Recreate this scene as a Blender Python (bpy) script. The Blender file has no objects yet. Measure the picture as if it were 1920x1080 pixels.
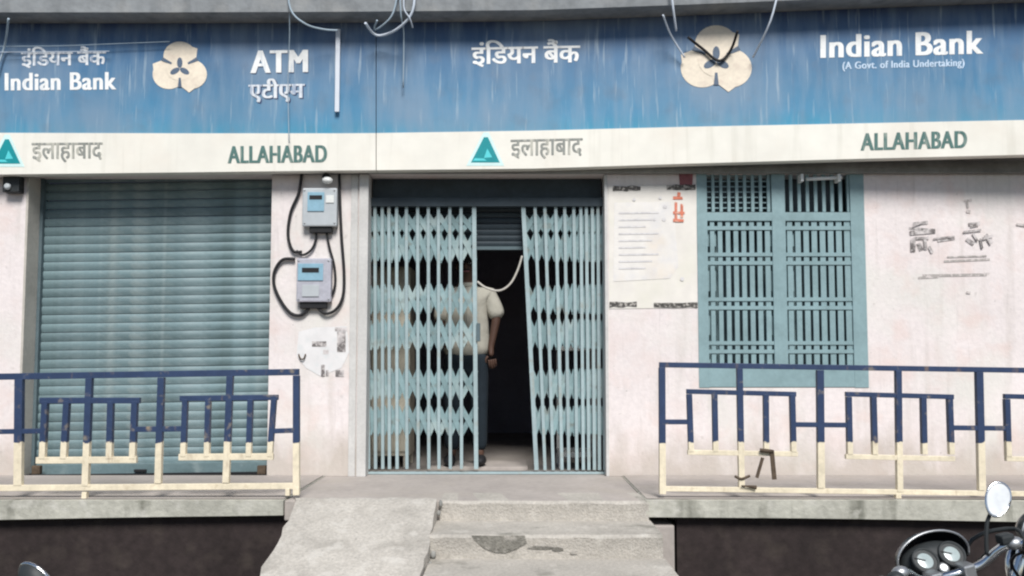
import bpy, bmesh, math, random
from mathutils import Vector, Matrix
random.seed(7)
scene = bpy.context.scene
COL = scene.collection
R = math.radians

# ------------------------------------------------------------------ camera, sky, sun, exposure
F_PX, PITCH, SHIFT_PX = 1545.0, R(3.5), 46.0
CAM = Vector((0.0, -6.7, 0.91))
cd = bpy.data.cameras.new('camera')
cam = bpy.data.objects.new('camera', cd); COL.objects.link(cam)
cam.location = CAM; cam.rotation_euler = (R(90) + PITCH, 0, 0)
cd.sensor_width = 36.0; cd.lens = F_PX / 1920 * 36.0; cd.shift_y = SHIFT_PX / 1920
cd.clip_end = 1000; cd.clip_start = 0.05
scene.camera = cam

w = bpy.data.worlds.new('World'); scene.world = w; w.use_nodes = True
nt = w.node_tree; nt.nodes.clear()
sky = nt.nodes.new('ShaderNodeTexSky'); sky.sky_type = 'NISHITA'; sky.sun_disc = False
SUN_EL, SUN_AZ = R(47), R(170)          # azimuth clockwise from +Y: high, behind the camera, a little to its right
sky.sun_elevation = SUN_EL; sky.sun_rotation = SUN_AZ
sky.air_density = 1.0; sky.dust_density = 0.6; sky.ozone_density = 1.0
bg = nt.nodes.new('ShaderNodeBackground'); bg.inputs['Strength'].default_value = 0.065
ow = nt.nodes.new('ShaderNodeOutputWorld')
nt.links.new(sky.outputs[0], bg.inputs[0]); nt.links.new(bg.outputs[0], ow.inputs[0])
sl = bpy.data.lights.new('sun', 'SUN'); sl.energy = 3.7; sl.angle = R(22); sl.color = (1.0, 0.975, 0.94)
so = bpy.data.objects.new('sun', sl); COL.objects.link(so)
sdir = Vector((math.sin(SUN_AZ) * math.cos(SUN_EL), math.cos(SUN_AZ) * math.cos(SUN_EL), math.sin(SUN_EL)))
so.rotation_euler = sdir.to_track_quat('Z', 'Y').to_euler(); so.location = (0, -10, 12)
vs = scene.view_settings
vs.view_transform = 'Standard'; vs.look = 'None'; vs.gamma = 1.0; vs.use_curve_mapping = False
vs.exposure = 0.27
scene.render.engine = 'CYCLES'
scene.cycles.max_bounces = 8; scene.cycles.diffuse_bounces = 3
scene.cycles.pixel_filter_type = 'BLACKMAN_HARRIS'; scene.cycles.filter_width = 2.2
scene.cycles.use_denoising = True

# ------------------------------------------------------------------ measuring: a point of the photograph (1920 wide) at depth Y
_Fv = Vector((0, math.cos(PITCH), math.sin(PITCH))); _Uv = Vector((0, -math.sin(PITCH), math.cos(PITCH)))
def P(px, py, Y):
    d = _Fv + Vector((1, 0, 0)) * ((px - 960) / F_PX) + _Uv * ((540 + SHIFT_PX - py) / F_PX)
    return CAM + d * ((Y - CAM.y) / d.y)
def X(px, Y, py=680): return P(px, py, Y).x
def Z(py, Y, px=960): return P(px, py, Y).z

# ------------------------------------------------------------------ materials
def mat(name, col, rough=.8, var=.12, vscale=2.5, fine=.06, bump=.12, bscale=60, metal=0.0, spec=.3,
        streaks=(), stains=(), rnd=0.0, grad=None, split=None, splash=None):
    m = bpy.data.materials.new(name); m.use_nodes = True
    t = m.node_tree; N = t.nodes; L = t.links
    b = N['Principled BSDF']
    b.inputs['Roughness'].default_value = rough; b.inputs['Metallic'].default_value = metal
    b.inputs['Specular IOR Level'].default_value = spec
    tc = N.new('ShaderNodeTexCoord')
    def noise(scale, stretch=(1, 1, 1), detail=4, off=0):
        mp = N.new('ShaderNodeMapping'); mp.inputs['Scale'].default_value = stretch; mp.inputs['Location'].default_value = (off, off * .7, off * .3)
        L.new(tc.outputs['Object'], mp.inputs[0])
        n = N.new('ShaderNodeTexNoise'); n.inputs['Scale'].default_value = scale; n.inputs['Detail'].default_value = detail
        L.new(mp.outputs[0], n.inputs['Vector']); return n.outputs['Fac']
    def ramp(fac, lo, hi, a=0.0, c=1.0):
        r = N.new('ShaderNodeMapRange'); r.inputs[1].default_value = lo; r.inputs[2].default_value = hi
        r.inputs[3].default_value = a; r.inputs[4].default_value = c; L.new(fac, r.inputs[0]); return r.outputs[0]
    def mix(fac, a, c, mode='MIX'):
        x = N.new('ShaderNodeMix'); x.data_type = 'RGBA'; x.blend_type = mode
        if isinstance(fac, float): x.inputs[0].default_value = fac
        else: L.new(fac, x.inputs[0])
        for s, v in ((6, a), (7, c)):
            if isinstance(v, (tuple, list)): x.inputs[s].default_value = (*v[:3], 1)
            else: L.new(v, x.inputs[s])
        return x.outputs[2]
    base = tuple(col)
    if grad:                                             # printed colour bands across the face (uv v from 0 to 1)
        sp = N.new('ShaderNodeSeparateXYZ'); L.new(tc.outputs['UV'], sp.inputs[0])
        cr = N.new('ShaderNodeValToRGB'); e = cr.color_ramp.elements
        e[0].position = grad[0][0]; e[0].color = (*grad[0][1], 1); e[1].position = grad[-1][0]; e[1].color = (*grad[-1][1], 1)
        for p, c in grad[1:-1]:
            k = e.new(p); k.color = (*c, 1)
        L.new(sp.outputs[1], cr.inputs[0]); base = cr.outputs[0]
    if split:                                            # two coats of paint meeting at a height
        sp = N.new('ShaderNodeSeparateXYZ'); L.new(tc.outputs['Object'], sp.inputs[0])
        ad = N.new('ShaderNodeMath'); ad.operation = 'ADD'; L.new(sp.outputs[2], ad.inputs[0])
        L.new(ramp(noise(22), .2, .8, -.016, .016), ad.inputs[1])
        base = mix(ramp(ad.outputs[0], split[0] - .003, split[0] + .003), split[1], base)
    f = ramp(noise(vscale), .3, .7, 1 - var, 1 + var)
    v = N.new('ShaderNodeCombineColor'); [L.new(f, v.inputs[i]) for i in range(3)]
    c = mix(1.0, base, v.outputs[0], 'MULTIPLY')
    if fine:
        f = ramp(noise(bscale * .7, off=3), .3, .7, 1 - fine, 1 + fine)
        v = N.new('ShaderNodeCombineColor'); [L.new(f, v.inputs[i]) for i in range(3)]
        c = mix(1.0, c, v.outputs[0], 'MULTIPLY')
    if rnd:
        oi = N.new('ShaderNodeObjectInfo'); f = ramp(oi.outputs['Random'], 0, 1, 1 - rnd, 1 + rnd)
        v = N.new('ShaderNodeCombineColor'); [L.new(f, v.inputs[i]) for i in range(3)]
        c = mix(1.0, c, v.outputs[0], 'MULTIPLY')
    for k, (sc, amt, scale, stretch, lo, hi) in enumerate(streaks):
        c = mix(ramp(noise(scale, stretch, 5, 7 + k * 5), lo, hi, 0, amt), c, sc)
    for k, (sc, amt, scale, lo, hi) in enumerate(stains):
        c = mix(ramp(noise(scale, (1, 1, 1), 6, 17 + k * 9), lo, hi, 0, amt), c, sc)
    if splash:                                           # dirt splashed up from the floor: colour, amount, height
        sp = N.new('ShaderNodeSeparateXYZ'); L.new(tc.outputs['Object'], sp.inputs[0])
        ad = N.new('ShaderNodeMath'); ad.operation = 'ADD'; L.new(sp.outputs[2], ad.inputs[0])
        L.new(ramp(noise(6, (1, 1, .5), 6, 31), .2, .8, -splash[2] * .8, splash[2] * .5), ad.inputs[1])
        c = mix(ramp(ad.outputs[0], 0, splash[2], splash[1], 0), c, splash[0])
    L.new(c, b.inputs['Base Color'])
    if bump:
        bp = N.new('ShaderNodeBump'); bp.inputs['Strength'].default_value = bump; bp.inputs['Distance'].default_value = .01
        L.new(noise(bscale, off=1), bp.inputs['Height']); L.new(bp.outputs[0], b.inputs['Normal'])
    return m

NAVY, CREAM = (.030, .052, .115), (.78, .69, .52)
VS = (1, 1, .06)
MT = dict(
    wall=mat('pink_plaster', (.755, .69, .675), .9, .06, 1.6, .05, .25, 38, streaks=[((.52, .47, .43), .5, 9, (1, 1, .10), .54, .76), ((.42, .38, .36), .4, 26, (1, 1, .06), .62, .8)],
        stains=[((.66, .66, .60), .6, 1.8, .48, .7), ((.70, .60, .57), .6, 3.1, .52, .7), ((.42, .38, .35), .5, 12, .66, .78), ((.70, .54, .49), .4, 4.3, .56, .72), ((.30, .27, .25), .6, 34, .70, .78)], splash=((.42, .37, .31), .65, .35)),
    stencil=mat('faded_stencil_paint', (.17, .155, .15), .9, .2, 20, 0, 0, stains=[((.70, .65, .64), .92, 9, .44, .62), ((.66, .62, .60), .7, 40, .5, .62)]),
    patch=mat('whitewashed_patch', (.74, .715, .70), .9, .05, 4, .03, .2, 38, stains=[((.70, .645, .635), .9, 5, .46, .6)]),
    verypale=mat('very_faint_print', (.62, .60, .60), .9, .1, 20, 0, 0, stains=[((.72, .70, .69), .8, 30, .45, .6)]),
    damp=mat('damp_concrete', (.20, .19, .165), .9, .2, 8, .2, 1.0, 75, stains=[((.42, .39, .35), .9, 13, .46, .62)]),
    damplight=mat('stained_concrete', (.33, .315, .28), .9, .15, 8, .1, .8, 32, stains=[((.43, .40, .36), .9, 14, .44, .6)]),
    lattice=mat('lattice_paint', (.21, .31, .325), .55, .12, 5, .06, .05, 50, spec=.35, rnd=.14, stains=[((.42, .50, .49), .6, 4, .52, .66), ((.16, .15, .12), .6, 11, .58, .7)]),
    pilaster=mat('bare_plaster', (.50, .47, .42), .9, .1, 3, .06, .2, 40, stains=[((.3, .28, .25), .5, 6, .55, .8)]),
    cement=mat('grey_cement', (.27, .27, .255), .95, .15, 2, .1, .3, 30, stains=[((.13, .12, .11), .6, 3, .5, .75)]),
    slabtop=mat('stained_fascia', (.25, .265, .275), .95, .15, 2, .1, .4, 26, streaks=[((.13, .14, .145), .6, 8, (1, 1, .2), .5, .72)], stains=[((.36, .36, .35), .5, 4, .5, .7)]),
    slab=mat('weathered_concrete', (.45, .44, .38), .95, .16, 3, .1, .6, 28, streaks=[((.12, .12, .095), .75, 6, (1, 1, .25), .56, .72)], stains=[((.62, .60, .54), .6, 9, .55, .7)]),
    floor=mat('dusty_floor', (.40, .36, .33), .9, .1, 2.5, .07, .25, 30, stains=[((.40, .36, .31), .6, 3, .5, .75)]),
    ramp=mat('ramp_concrete', (.46, .43, .385), .95, .12, 2.5, .15, .8, 75, stains=[((.27, .25, .22), .6, 4, .52, .72), ((.60, .57, .52), .6, 9, .54, .68), ((.2, .19, .17), .6, 40, .64, .74)]),
    step=mat('step_concrete', (.44, .41, .365), .95, .12, 3, .13, .8, 75, stains=[((.22, .21, .18), .7, 4.5, .6, .7), ((.66, .63, .57), .4, 10, .56, .72)]),
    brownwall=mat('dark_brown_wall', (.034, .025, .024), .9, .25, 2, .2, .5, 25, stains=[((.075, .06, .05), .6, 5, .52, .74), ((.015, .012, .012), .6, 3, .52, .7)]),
    interior=mat('interior_paint', (.30, .29, .36), .9, .1, 2),
    road=mat('dusty_road', (.065, .06, .055), .95, .2, 1.5, .1, .4, 40),
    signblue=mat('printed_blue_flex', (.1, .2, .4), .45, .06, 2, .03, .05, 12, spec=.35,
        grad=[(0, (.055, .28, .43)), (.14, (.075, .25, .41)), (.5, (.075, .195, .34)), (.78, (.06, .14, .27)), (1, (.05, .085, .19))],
        streaks=[((.24, .33, .43), .45, 13, (1, 1, .16), .42, .74), ((.40, .49, .56), .62, 34, (1, 1, .07), .60, .74), ((.12, .15, .22), .25, 24, (1, 1, .08), .6, .78)],
        stains=[((.23, .30, .39), .6, 1.1, .42, .66), ((.13, .16, .21), .3, 5, .56, .74)]),
    signwhite=mat('printed_white_flex', (.80, .775, .70), .5, .04, 2, .03, .05, 12, streaks=[((.52, .50, .42), .4, 14, VS, .56, .8)], stains=[((.72, .62, .52), .3, 2, .5, .75)]),
    signback=mat('sign_frame_metal', (.2, .21, .22), .6, .1),
    white=mat('white_print', (.84, .85, .84), .5, .06, 12, .05, 0, streaks=[((.35, .45, .58), .5, 30, (1, 1, .15), .6, .72)]),
    whiteworn=mat('worn_white_print', (.74, .77, .80), .5, .08, 12, .06, 0, streaks=[((.22, .30, .44), .75, 34, (1, 1, .15), .5, .66)]),
    palewhite=mat('pale_blue_print', (.55, .68, .82), .5, .1, 20, .05, 0),
    shade=mat('dark_letter_edge', (.05, .08, .16), .5, .1, 10, 0, 0),
    logo=mat('cream_print', (.80, .71, .58), .5, .08, 9, .05, 0, stains=[((.62, .50, .42), .4, 14, .55, .7)]),
    bluegrey=mat('slate_print', (.10, .14, .2), .5, .1, 9, .05, 0),
    greenink=mat('green_ink', (.09, .18, .165), .5, .1, 20, 0, 0, streaks=[((.45, .48, .42), .6, 34, (1, 1, .15), .55, .7)]),
    greyink=mat('grey_ink', (.26, .27, .25), .5, .1, 20, 0, 0, streaks=[((.62, .60, .52), .7, 40, (1, 1, .12), .5, .64)]),
    teal=mat('teal_print', (.01, .27, .30), .5, .06, 9, .03, 0),
    cyan=mat('cyan_print', (.10, .62, .66), .5, .05, 9, .03, 0),
    halo=mat('pale_cyan_print', (.62, .82, .80), .5, .05, 9, .03, 0),
    shutter=mat('teal_shutter_paint', (.155, .225, .24), .5, .14, 2.2, .06, .08, 60, spec=.4, rnd=.14, streaks=[((.30, .37, .38), .6, 3, (1, 1, 3), .48, .7)], stains=[((.07, .11, .11), .6, 4, .5, .72), ((.30, .36, .36), .5, 7, .55, .7)]),
    gate=mat('pale_teal_paint', (.33, .42, .435), .5, .08, 6, .05, .05, 50, spec=.4, rnd=.08, stains=[((.30, .28, .22), .5, 9, .58, .72)]),
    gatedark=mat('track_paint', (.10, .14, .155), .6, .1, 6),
    window=mat('window_teal_paint', (.235, .345, .365), .5, .10, 4, .05, .05, 50, spec=.4, stains=[((.16, .24, .25), .5, 8, .55, .75)]),
    glass=mat('dark_window_glass', (.035, .058, .072), .3, .1, 3, 0, 0, spec=.5),
    rail=mat('railing_paint', NAVY, .5, .1, 8, .08, .05, 60, spec=.4, split=(.378, CREAM), streaks=[((.30, .20, .12), .55, 18, (1, 1, .3), .62, .76)], stains=[((.45, .36, .22), .45, 13, .6, .72)]),
    frame=mat('door_frame_paint', (.56, .55, .53), .7, .08, 4),
    meter=mat('meter_case', (.46, .49, .51), .5, .06, 6, .03, .02, 40),
    meterblue=mat('meter_label_blue', (.25, .42, .52), .4, .08, 20, .03, 0),
    meterlow=mat('meter_cover_grey', (.42, .42, .47), .5, .1, 14),
    black=mat('black_rubber', (.018, .018, .02), .6, .1, 6, 0, 0),
    brownink=mat('black_ink', (.08, .075, .07), .8, .2, 20, 0, 0, streaks=[((.5, .47, .43), .8, 38, (1, 1, 1), .5, .62)]),
    faintink=mat('faint_ink', (.40, .37, .35), .9, .2, 20, 0, 0, stains=[((.66, .60, .58), .8, 30, .48, .6)]),
    redink=mat('red_ink', (.62, .20, .13), .8, .15, 20, 0, 0, stains=[((.75, .55, .45), .7, 26, .5, .62)]),
    maroon=mat('lip_and_shaded_red_ink', (.26, .10, .11), .8, .15, 20, 0, 0),
    paper=mat('notice_paper', (.76, .73, .69), .85, .04, 6, .03, .05, 20, stains=[((.74, .62, .48), .5, 3, .5, .7), ((.62, .62, .66), .4, 7, .5, .7)]),
    paper2=mat('torn_paper', (.715, .70, .695), .85, .05, 8, .03, .05, 20, stains=[((.55, .60, .60), .5, 9, .52, .7)]),
    buff=mat('buff_sheet', (.75, .715, .66), .85, .05, 5, .03, .05, 20, stains=[((.72, .70, .60), .5, 4, .5, .7)]),
    cable=mat('pale_cable', (.58, .64, .72), .5, .1, 10, 0, 0),
    cabledim=mat('grey_cable', (.36, .45, .52), .5, .1, 10, 0, 0),
    pvc=mat('white_pvc', (.66, .70, .76), .4, .05, 10, 0, 0),
    rust=mat('rusty_iron', (.09, .065, .045), .8, .3, 20, .1, .2, 60),
    bulb=mat('white_glass', (.75, .76, .74), .2, .05, 5, 0, 0),
    skin=mat('brown_skin', (.085, .047, .034), .55, .06, 8, .03, .04, 90),
    shirt=mat('beige_cloth', (.40, .385, .33), .9, .1, 5, .05, 1.0, 14, stains=[((.33, .31, .26), .5, 9, .52, .7)]),
    trousers=mat('slate_cloth', (.014, .022, .030), .9, .1, 6, .05, .8, 14),
    hair=mat('black_hair', (.012, .011, .011), .6, .1, 30, 0, .2, 200),
    eye=mat('eye_white', (.6, .58, .55), .3, 0, 1, 0, 0),
    board=mat('cream_laminate', (.66, .61, .50), .6, .08, 3),
    shadedark=mat('shade_darkened_shutter', (.045, .062, .075), .6, .2, 3, .1, .05, 30),  # overhang shade put into the colour of shutter box, rolled slats and top track
    whitemetal=mat('white_enamel', (.70, .71, .69), .5, .06, 4),
    chrome=mat('chrome', (.80, .81, .82), .16, .03, 5, 0, 0, metal=1.0),
    mirror=mat('sky_white_mirror_glass', (.80, .81, .80), .22, .1, 30, .05, 0, metal=.3, spec=.6),  # white of the reflected sky painted into the glass colour
    bikeblack=mat('black_enamel', (.012, .013, .016), .22, .05, 5, 0, 0, spec=.6),
    plastic=mat('black_plastic', (.03, .034, .036), .5, .1, 8, .03, .05, 90),
    alloy=mat('cast_alloy', (.42, .43, .44), .42, .08, 8, .03, .05, 80, metal=.8),
    dial=mat('gauge_face', (.34, .40, .40), .2, .12, 30, 0, 0, spec=.6),
    amber=mat('amber_lens', (.7, .25, .03), .25, .05, 6, 0, 0),
    redlens=mat('red_lens', (.45, .02, .02), .25, .05, 6, 0, 0),
    lens=mat('lamp_lens', (.7, .74, .76), .1, .05, 6, 0, 0),
)

# ------------------------------------------------------------------ building blocks
class MB:
    def __init__(s): s.v = []; s.f = []; s.uv = {}; s.sm = set(); s.mi = {}
    def quad(s, pts, smooth=False, mi=0):
        n = len(s.v); s.v += [Vector(p) for p in pts]
        if smooth: s.sm.add(len(s.f))
        if mi: s.mi[len(s.f)] = mi
        s.f.append(tuple(range(n, n + len(pts)))); return s
    def box(s, x0, x1, y0, y1, z0, z1):
        if x1 < x0: x0, x1 = x1, x0
        if y1 < y0: y0, y1 = y1, y0
        if z1 < z0: z0, z1 = z1, z0
        n = len(s.v)
        s.v += [Vector(p) for p in ((x0,y0,z0),(x1,y0,z0),(x1,y1,z0),(x0,y1,z0),(x0,y0,z1),(x1,y0,z1),(x1,y1,z1),(x0,y1,z1))]
        for f in ((0,3,2,1),(4,5,6,7),(0,1,5,4),(1,2,6,5),(2,3,7,6),(3,0,4,7)): s.f.append(tuple(n + i for i in f))
        return s
    def bar(s, p, q, wd, dp, up=Vector((0, 1, 0)), ext=0):
        """a flat bar from p to q: wd across, dp along `up`"""
        p, q = Vector(p), Vector(q); d = (q - p).normalized(); p = p - d * ext; q = q + d * ext
        a = d.cross(up).normalized() * wd / 2; b = d.cross(a).normalized() * dp / 2
        n = len(s.v)
        s.v += [p - a - b, p + a - b, p + a + b, p - a + b, q - a - b, q + a - b, q + a + b, q - a + b]
        for f in ((0,3,2,1),(4,5,6,7),(0,1,5,4),(1,2,6,5),(2,3,7,6),(3,0,4,7)): s.f.append(tuple(n + i for i in f))
        return s
    def prism(s, poly, y0, y1):
        """polygon in (x,z) extruded from y0 (front) to y1"""
        n = len(s.v); k = len(poly)
        s.v += [Vector((a, y0, b)) for a, b in poly] + [Vector((a, y1, b)) for a, b in poly]
        s.f.append(tuple(range(n, n + k))); s.f.append(tuple(range(n + 2 * k - 1, n + k - 1, -1)))
        for i in range(k): j = (i + 1) % k; s.f.append((n + i, n + k + i, n + k + j, n + j))
        return s
    def tube(s, pts, r, seg=8, smooth=4, cap=True):
        pts = [Vector(p) for p in pts]
        rs = r if isinstance(r, (list, tuple)) else [r] * len(pts)
        if smooth > 1 and len(pts) > 2:
            out, ro = [], []
            for i in range(len(pts) - 1):
                p0, p1, p2, p3 = pts[max(i-1,0)], pts[i], pts[i+1], pts[min(i+2,len(pts)-1)]
                for k in range(smooth):
                    t = k / smooth
                    out.append(.5 * ((2*p1) + (p2-p0)*t + (2*p0-5*p1+4*p2-p3)*t*t + (3*p1-p0-3*p2+p3)*t**3)); ro.append(rs[i]*(1-t)+rs[i+1]*t)
            out.append(pts[-1]); ro.append(rs[-1]); pts, rs = out, ro
        n = len(s.v); a = None
        for i, p in enumerate(pts):
            d = (pts[min(i+1,len(pts)-1)] - pts[max(i-1,0)]).normalized()
            if a is None: a = d.orthogonal().normalized()
            a = (a - d * a.dot(d)).normalized(); b = d.cross(a)
            for k in range(seg):
                t = 2*math.pi*k/seg; s.v.append(p + (a*math.cos(t) + b*math.sin(t)) * rs[i])
        for i in range(len(pts)-1):
            for k in range(seg):
                l = (k+1) % seg; s.sm.add(len(s.f)); s.f.append((n+i*seg+k, n+i*seg+l, n+(i+1)*seg+l, n+(i+1)*seg+k))
        if cap:
            s.f.append(tuple(n+k for k in reversed(range(seg)))); s.f.append(tuple(n+(len(pts)-1)*seg+k for k in range(seg)))
        return s
    def lathe(s, prof, c, axis=(0,0,1), seg=24, sc=(1,1)):
        """profile of (radius, height) turned about axis through c"""
        q = Vector(axis).normalized().to_track_quat('Z', 'Y'); c = Vector(c); n = len(s.v)
        for r, h in prof:
            for k in range(seg):
                t = 2*math.pi*k/seg; s.v.append(c + q @ Vector((math.cos(t)*max(r,1e-4)*sc[0], math.sin(t)*max(r,1e-4)*sc[1], h)))
        for i in range(len(prof)-1):
            for k in range(seg):
                l = (k+1) % seg; s.sm.add(len(s.f)); s.f.append((n+i*seg+k, n+i*seg+l, n+(i+1)*seg+l, n+(i+1)*seg+k))
        s.f.append(tuple(n+k for k in reversed(range(seg)))); s.f.append(tuple(n+(len(prof)-1)*seg+k for k in range(seg)))
        return s
    def ellipsoid(s, c, r, seg=16, rings=10, q=None):
        c = Vector(c); n = len(s.v)
        for i in range(rings + 1):
            ph = math.pi * i / rings
            for k in range(seg):
                t = 2*math.pi*k/seg
                p = Vector((r[0]*math.cos(t)*max(math.sin(ph),1e-3), r[1]*math.sin(t)*max(math.sin(ph),1e-3), -r[2]*math.cos(ph)))
                s.v.append(c + (q @ p if q else p))
        for i in range(rings):
            for k in range(seg):
                l = (k+1) % seg; s.sm.add(len(s.f)); s.f.append((n+i*seg+k, n+i*seg+l, n+(i+1)*seg+l, n+(i+1)*seg+k))
        return s
    def build(s, name, m, parent=None, bevel=0.0, jitter=0.0, allsmooth=False):
        me = bpy.data.meshes.new(name)
        me.from_pydata([tuple(p) for p in s.v], [], s.f)
        for i in s.sm: me.polygons[i].use_smooth = True
        if s.uv:
            ul = me.uv_layers.new(name='UVMap')
            for li, lp in enumerate(me.loops): ul.data[li].uv = s.uv.get(lp.vertex_index, (0, 0))
        me.materials.append(MT[m] if isinstance(m, str) else m)
        me.update()
        bm = bmesh.new(); bm.from_mesh(me)
        bmesh.ops.recalc_face_normals(bm, faces=bm.faces)
        if bevel:
            bmesh.ops.bevel(bm, geom=list(bm.edges), offset=bevel, segments=2, profile=.6, affect='EDGES', clamp_overlap=True)
        bm.to_mesh(me); bm.free()
        o = bpy.data.objects.new(name, me); COL.objects.link(o)
        if parent is not None:
            o.parent = parent; o.matrix_parent_inverse = root_inv(parent)
        return o
_loc = {}
def root_inv(o):
    m = Matrix.Identity(4)
    while o is not None:
        if o.name in _loc: return Matrix.Translation(-_loc[o.name]) if o.parent is None else m
        o = None
    return m
def tag(o, label=None, cat=None, group=None, kind=None):
    for k, v in (('label', label), ('category', cat), ('group', group), ('kind', kind)):
        if v: o[k] = v
    return o
def thing(name, label, cat, loc=(0, 0, 0), group=None):
    o = bpy.data.objects.new(name, None); COL.objects.link(o); o.empty_display_size = .1
    o.location = loc; _loc[o.name] = Vector(loc)
    return tag(o, label, cat, group)
def one(mb, name, m, label, cat, group=None, **k): return tag(mb.build(name, m, **k), label, cat, group)
def plabel(o, s): o['label'] = s; return o

def subdivided_sheet(mb_pts_fn, nu, nv, name, m, parent=None):
    """a sheet from a function of (u,v) in 0..1"""
    mb = MB()
    for j in range(nv + 1):
        for i in range(nu + 1): mb.v.append(Vector(mb_pts_fn(i / nu, j / nv)))
    for j in range(nv):
        for i in range(nu):
            a = j * (nu + 1) + i; mb.sm.add(len(mb.f)); mb.f.append((a, a + 1, a + nu + 2, a + nu + 1))
    return mb.build(name, m, parent)

# ------------------------------------------------------------------ ground
GZ = -0.62
tag(MB().quad([(-150, -150, GZ), (150, -150, GZ), (150, 150, GZ), (-150, 150, GZ)]).build('road', 'road'), kind='structure')

# ------------------------------------------------------------------ the bank building
XL, XR = -5.6, 6.0
TOPZ = Z(319, -.15)                     # underside of the soffit / bottom of the sign
SLABZ = Z(42, -.15)                     # underside of the upper slab
bank = thing('bank_building', 'pink plastered bank branch with teal shutter, collapsible gate and barred window', 'building', (0, .2, 0))
xs0, xs1 = X(43, 0), X(504, 0)         # shutter opening
xg0, xg1 = X(684, 0), X(1138, 0)       # gate opening
xw0, xw1 = X(1311, 0), X(1620, 0)      # window opening
zw0 = Z(727, 0)
for a, b in ((XL, xs0), (xs1, xg0), (xg1, xw0), (xw1, XR)):
    MB().box(a, b, 0, .30, -.0, TOPZ).build('wall', 'wall', bank)
MB().box(xw0, xw1, 0, .30, 0, zw0).build('wall', 'wall', bank)
MB().box(XL, XR, .003, .30, TOPZ + .003, SLABZ - .06).build('upper_wall', 'wall', bank)
# bare plaster strip beside the shutter and the door frame beside the gate
MB().box(X(37, -.02), xs0 + .004, -.012, .24, .0, TOPZ - .01).build('pilaster', 'pilaster', bank)
MB().box(X(654, -.03), X(667, -.03), -.014, .10, .0, TOPZ - .004).build('door_frame', 'frame', bank, bevel=.003)
MB().box(X(670, -.03), xg0 + .02, -.03, .12, .0, TOPZ - .004).build('door_frame', 'frame', bank, bevel=.003)
MB().box(xg1 - .012, xg1 + .012, -.012, .12, .0, TOPZ - .004).build('door_frame', 'frame', bank, bevel=.003)
# soffit behind the sign and the slab over it
MB().box(XL, XR, -.055, -.003, TOPZ + .002, TOPZ + .10).build('soffit', 'cement', bank)
MB().box(XL, XR, .0, .25, SLABZ + .623, SLABZ + 3.0).build('upper_storey', 'wall', bank)
# room behind
MB().box(-1.75, 3.4, 4.2, 4.4, -.3, 2.8).build('room_wall', 'interior', bank)
MB().box(-1.95, -1.75, .302, 4.2, -.3, 2.8).build('room_wall', 'interior', bank)
MB().box(3.4, 3.6, .302, 4.2, -.3, 2.8).build('room_wall', 'interior', bank)
MB().box(-1.75, 3.4, .302, 4.2, 2.62, 2.8).build('room_ceiling', 'interior', bank)
MB().box(-1.75, 3.4, .302, 4.2, -.3, -.004).build('room_floor', 'floor', bank)
MB().box(XL, -1.97, .9, 1.0, -.3, 2.8).build('room_wall', 'interior', bank)
MB().box(xg0, xg1, -.002, .30, -.2, -.001).build('threshold', 'floor', bank)
MB().box(X(800, .2), X(990, .2), .315, .75, .0, .035).build('threshold_step', 'floor', bank, bevel=.006)

# rolling shutter over the ATM bay: slat by slat
sh = MB().box(xs0 - .02, xs0 + .03, .155, .23, 0.002, TOPZ).build('rolling_shutter', 'gatedark', bank)
plabel(sh, 'closed teal shutter of horizontal slats')
MB().box(xs1 - .03, xs1 + .02, .155, .23, 0.002, TOPZ).build('guide_channel', 'gatedark', sh)
def slat_mesh(x0, x1, h, name, m='shutter'):
    prof = [(.0, 0), (-.002, .006), (-.008, h * .3), (-.010, h * .55), (-.008, h * .82), (-.002, h - .006), (.008, h - .003)]
    me = MB(); n = 0
    for (y, z) in prof:
        for k in range(5):
            me.v.append(Vector((x0 + (x1 - x0) * k / 4, y, z)))
    for i in range(len(prof) - 1):
        for k in range(4):
            a = i * 5 + k; me.sm.add(len(me.f)); me.f.append((a, a + 1, a + 6, a + 5))
    o = me.build(name, m); return o
sx0, sx1 = xs0 + .012, xs1 - .012
NS = 33; sb = Z(872, .20); hs = (TOPZ + .06 - sb) / NS
proto = slat_mesh(-(sx1 - sx0) / 2, (sx1 - sx0) / 2, hs, 'slat')
slope = R(.9)
for i in range(NS):
    o = proto if i == 0 else proto.copy()
    if i: COL.objects.link(o)
    o.parent = sh
    o.location = ((sx0 + sx1) / 2, .20 + random.uniform(-.003, .003), sb + i * hs)
    o.rotation_euler = (random.uniform(-.05, .05), -slope + random.uniform(-.0015, .0015), 0)
    o.matrix_parent_inverse = Matrix.Identity(4)
MB().bar((sx0, .195, sb - .04), (sx1, .195, sb - .01), .085, .03).build('bottom_plate', 'shutter', sh, bevel=.004)
MB().bar((sx0, .185, sb - .085), (sx1, .185, sb - .06), .02, .05).build('bottom_bar', 'black', sh)
for px in (68, 490):
    c = P(px, 882, .09); MB().box(c.x - .03, c.x + .04, .07, .11, .004, .075).build('lock', 'rust', sh, bevel=.006)
c = P(262, 883, .16); MB().box(c.x - .05, c.x + .05, .16, .18, c.z - .01, c.z + .012).build('handle', 'black', sh, bevel=.004)

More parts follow.
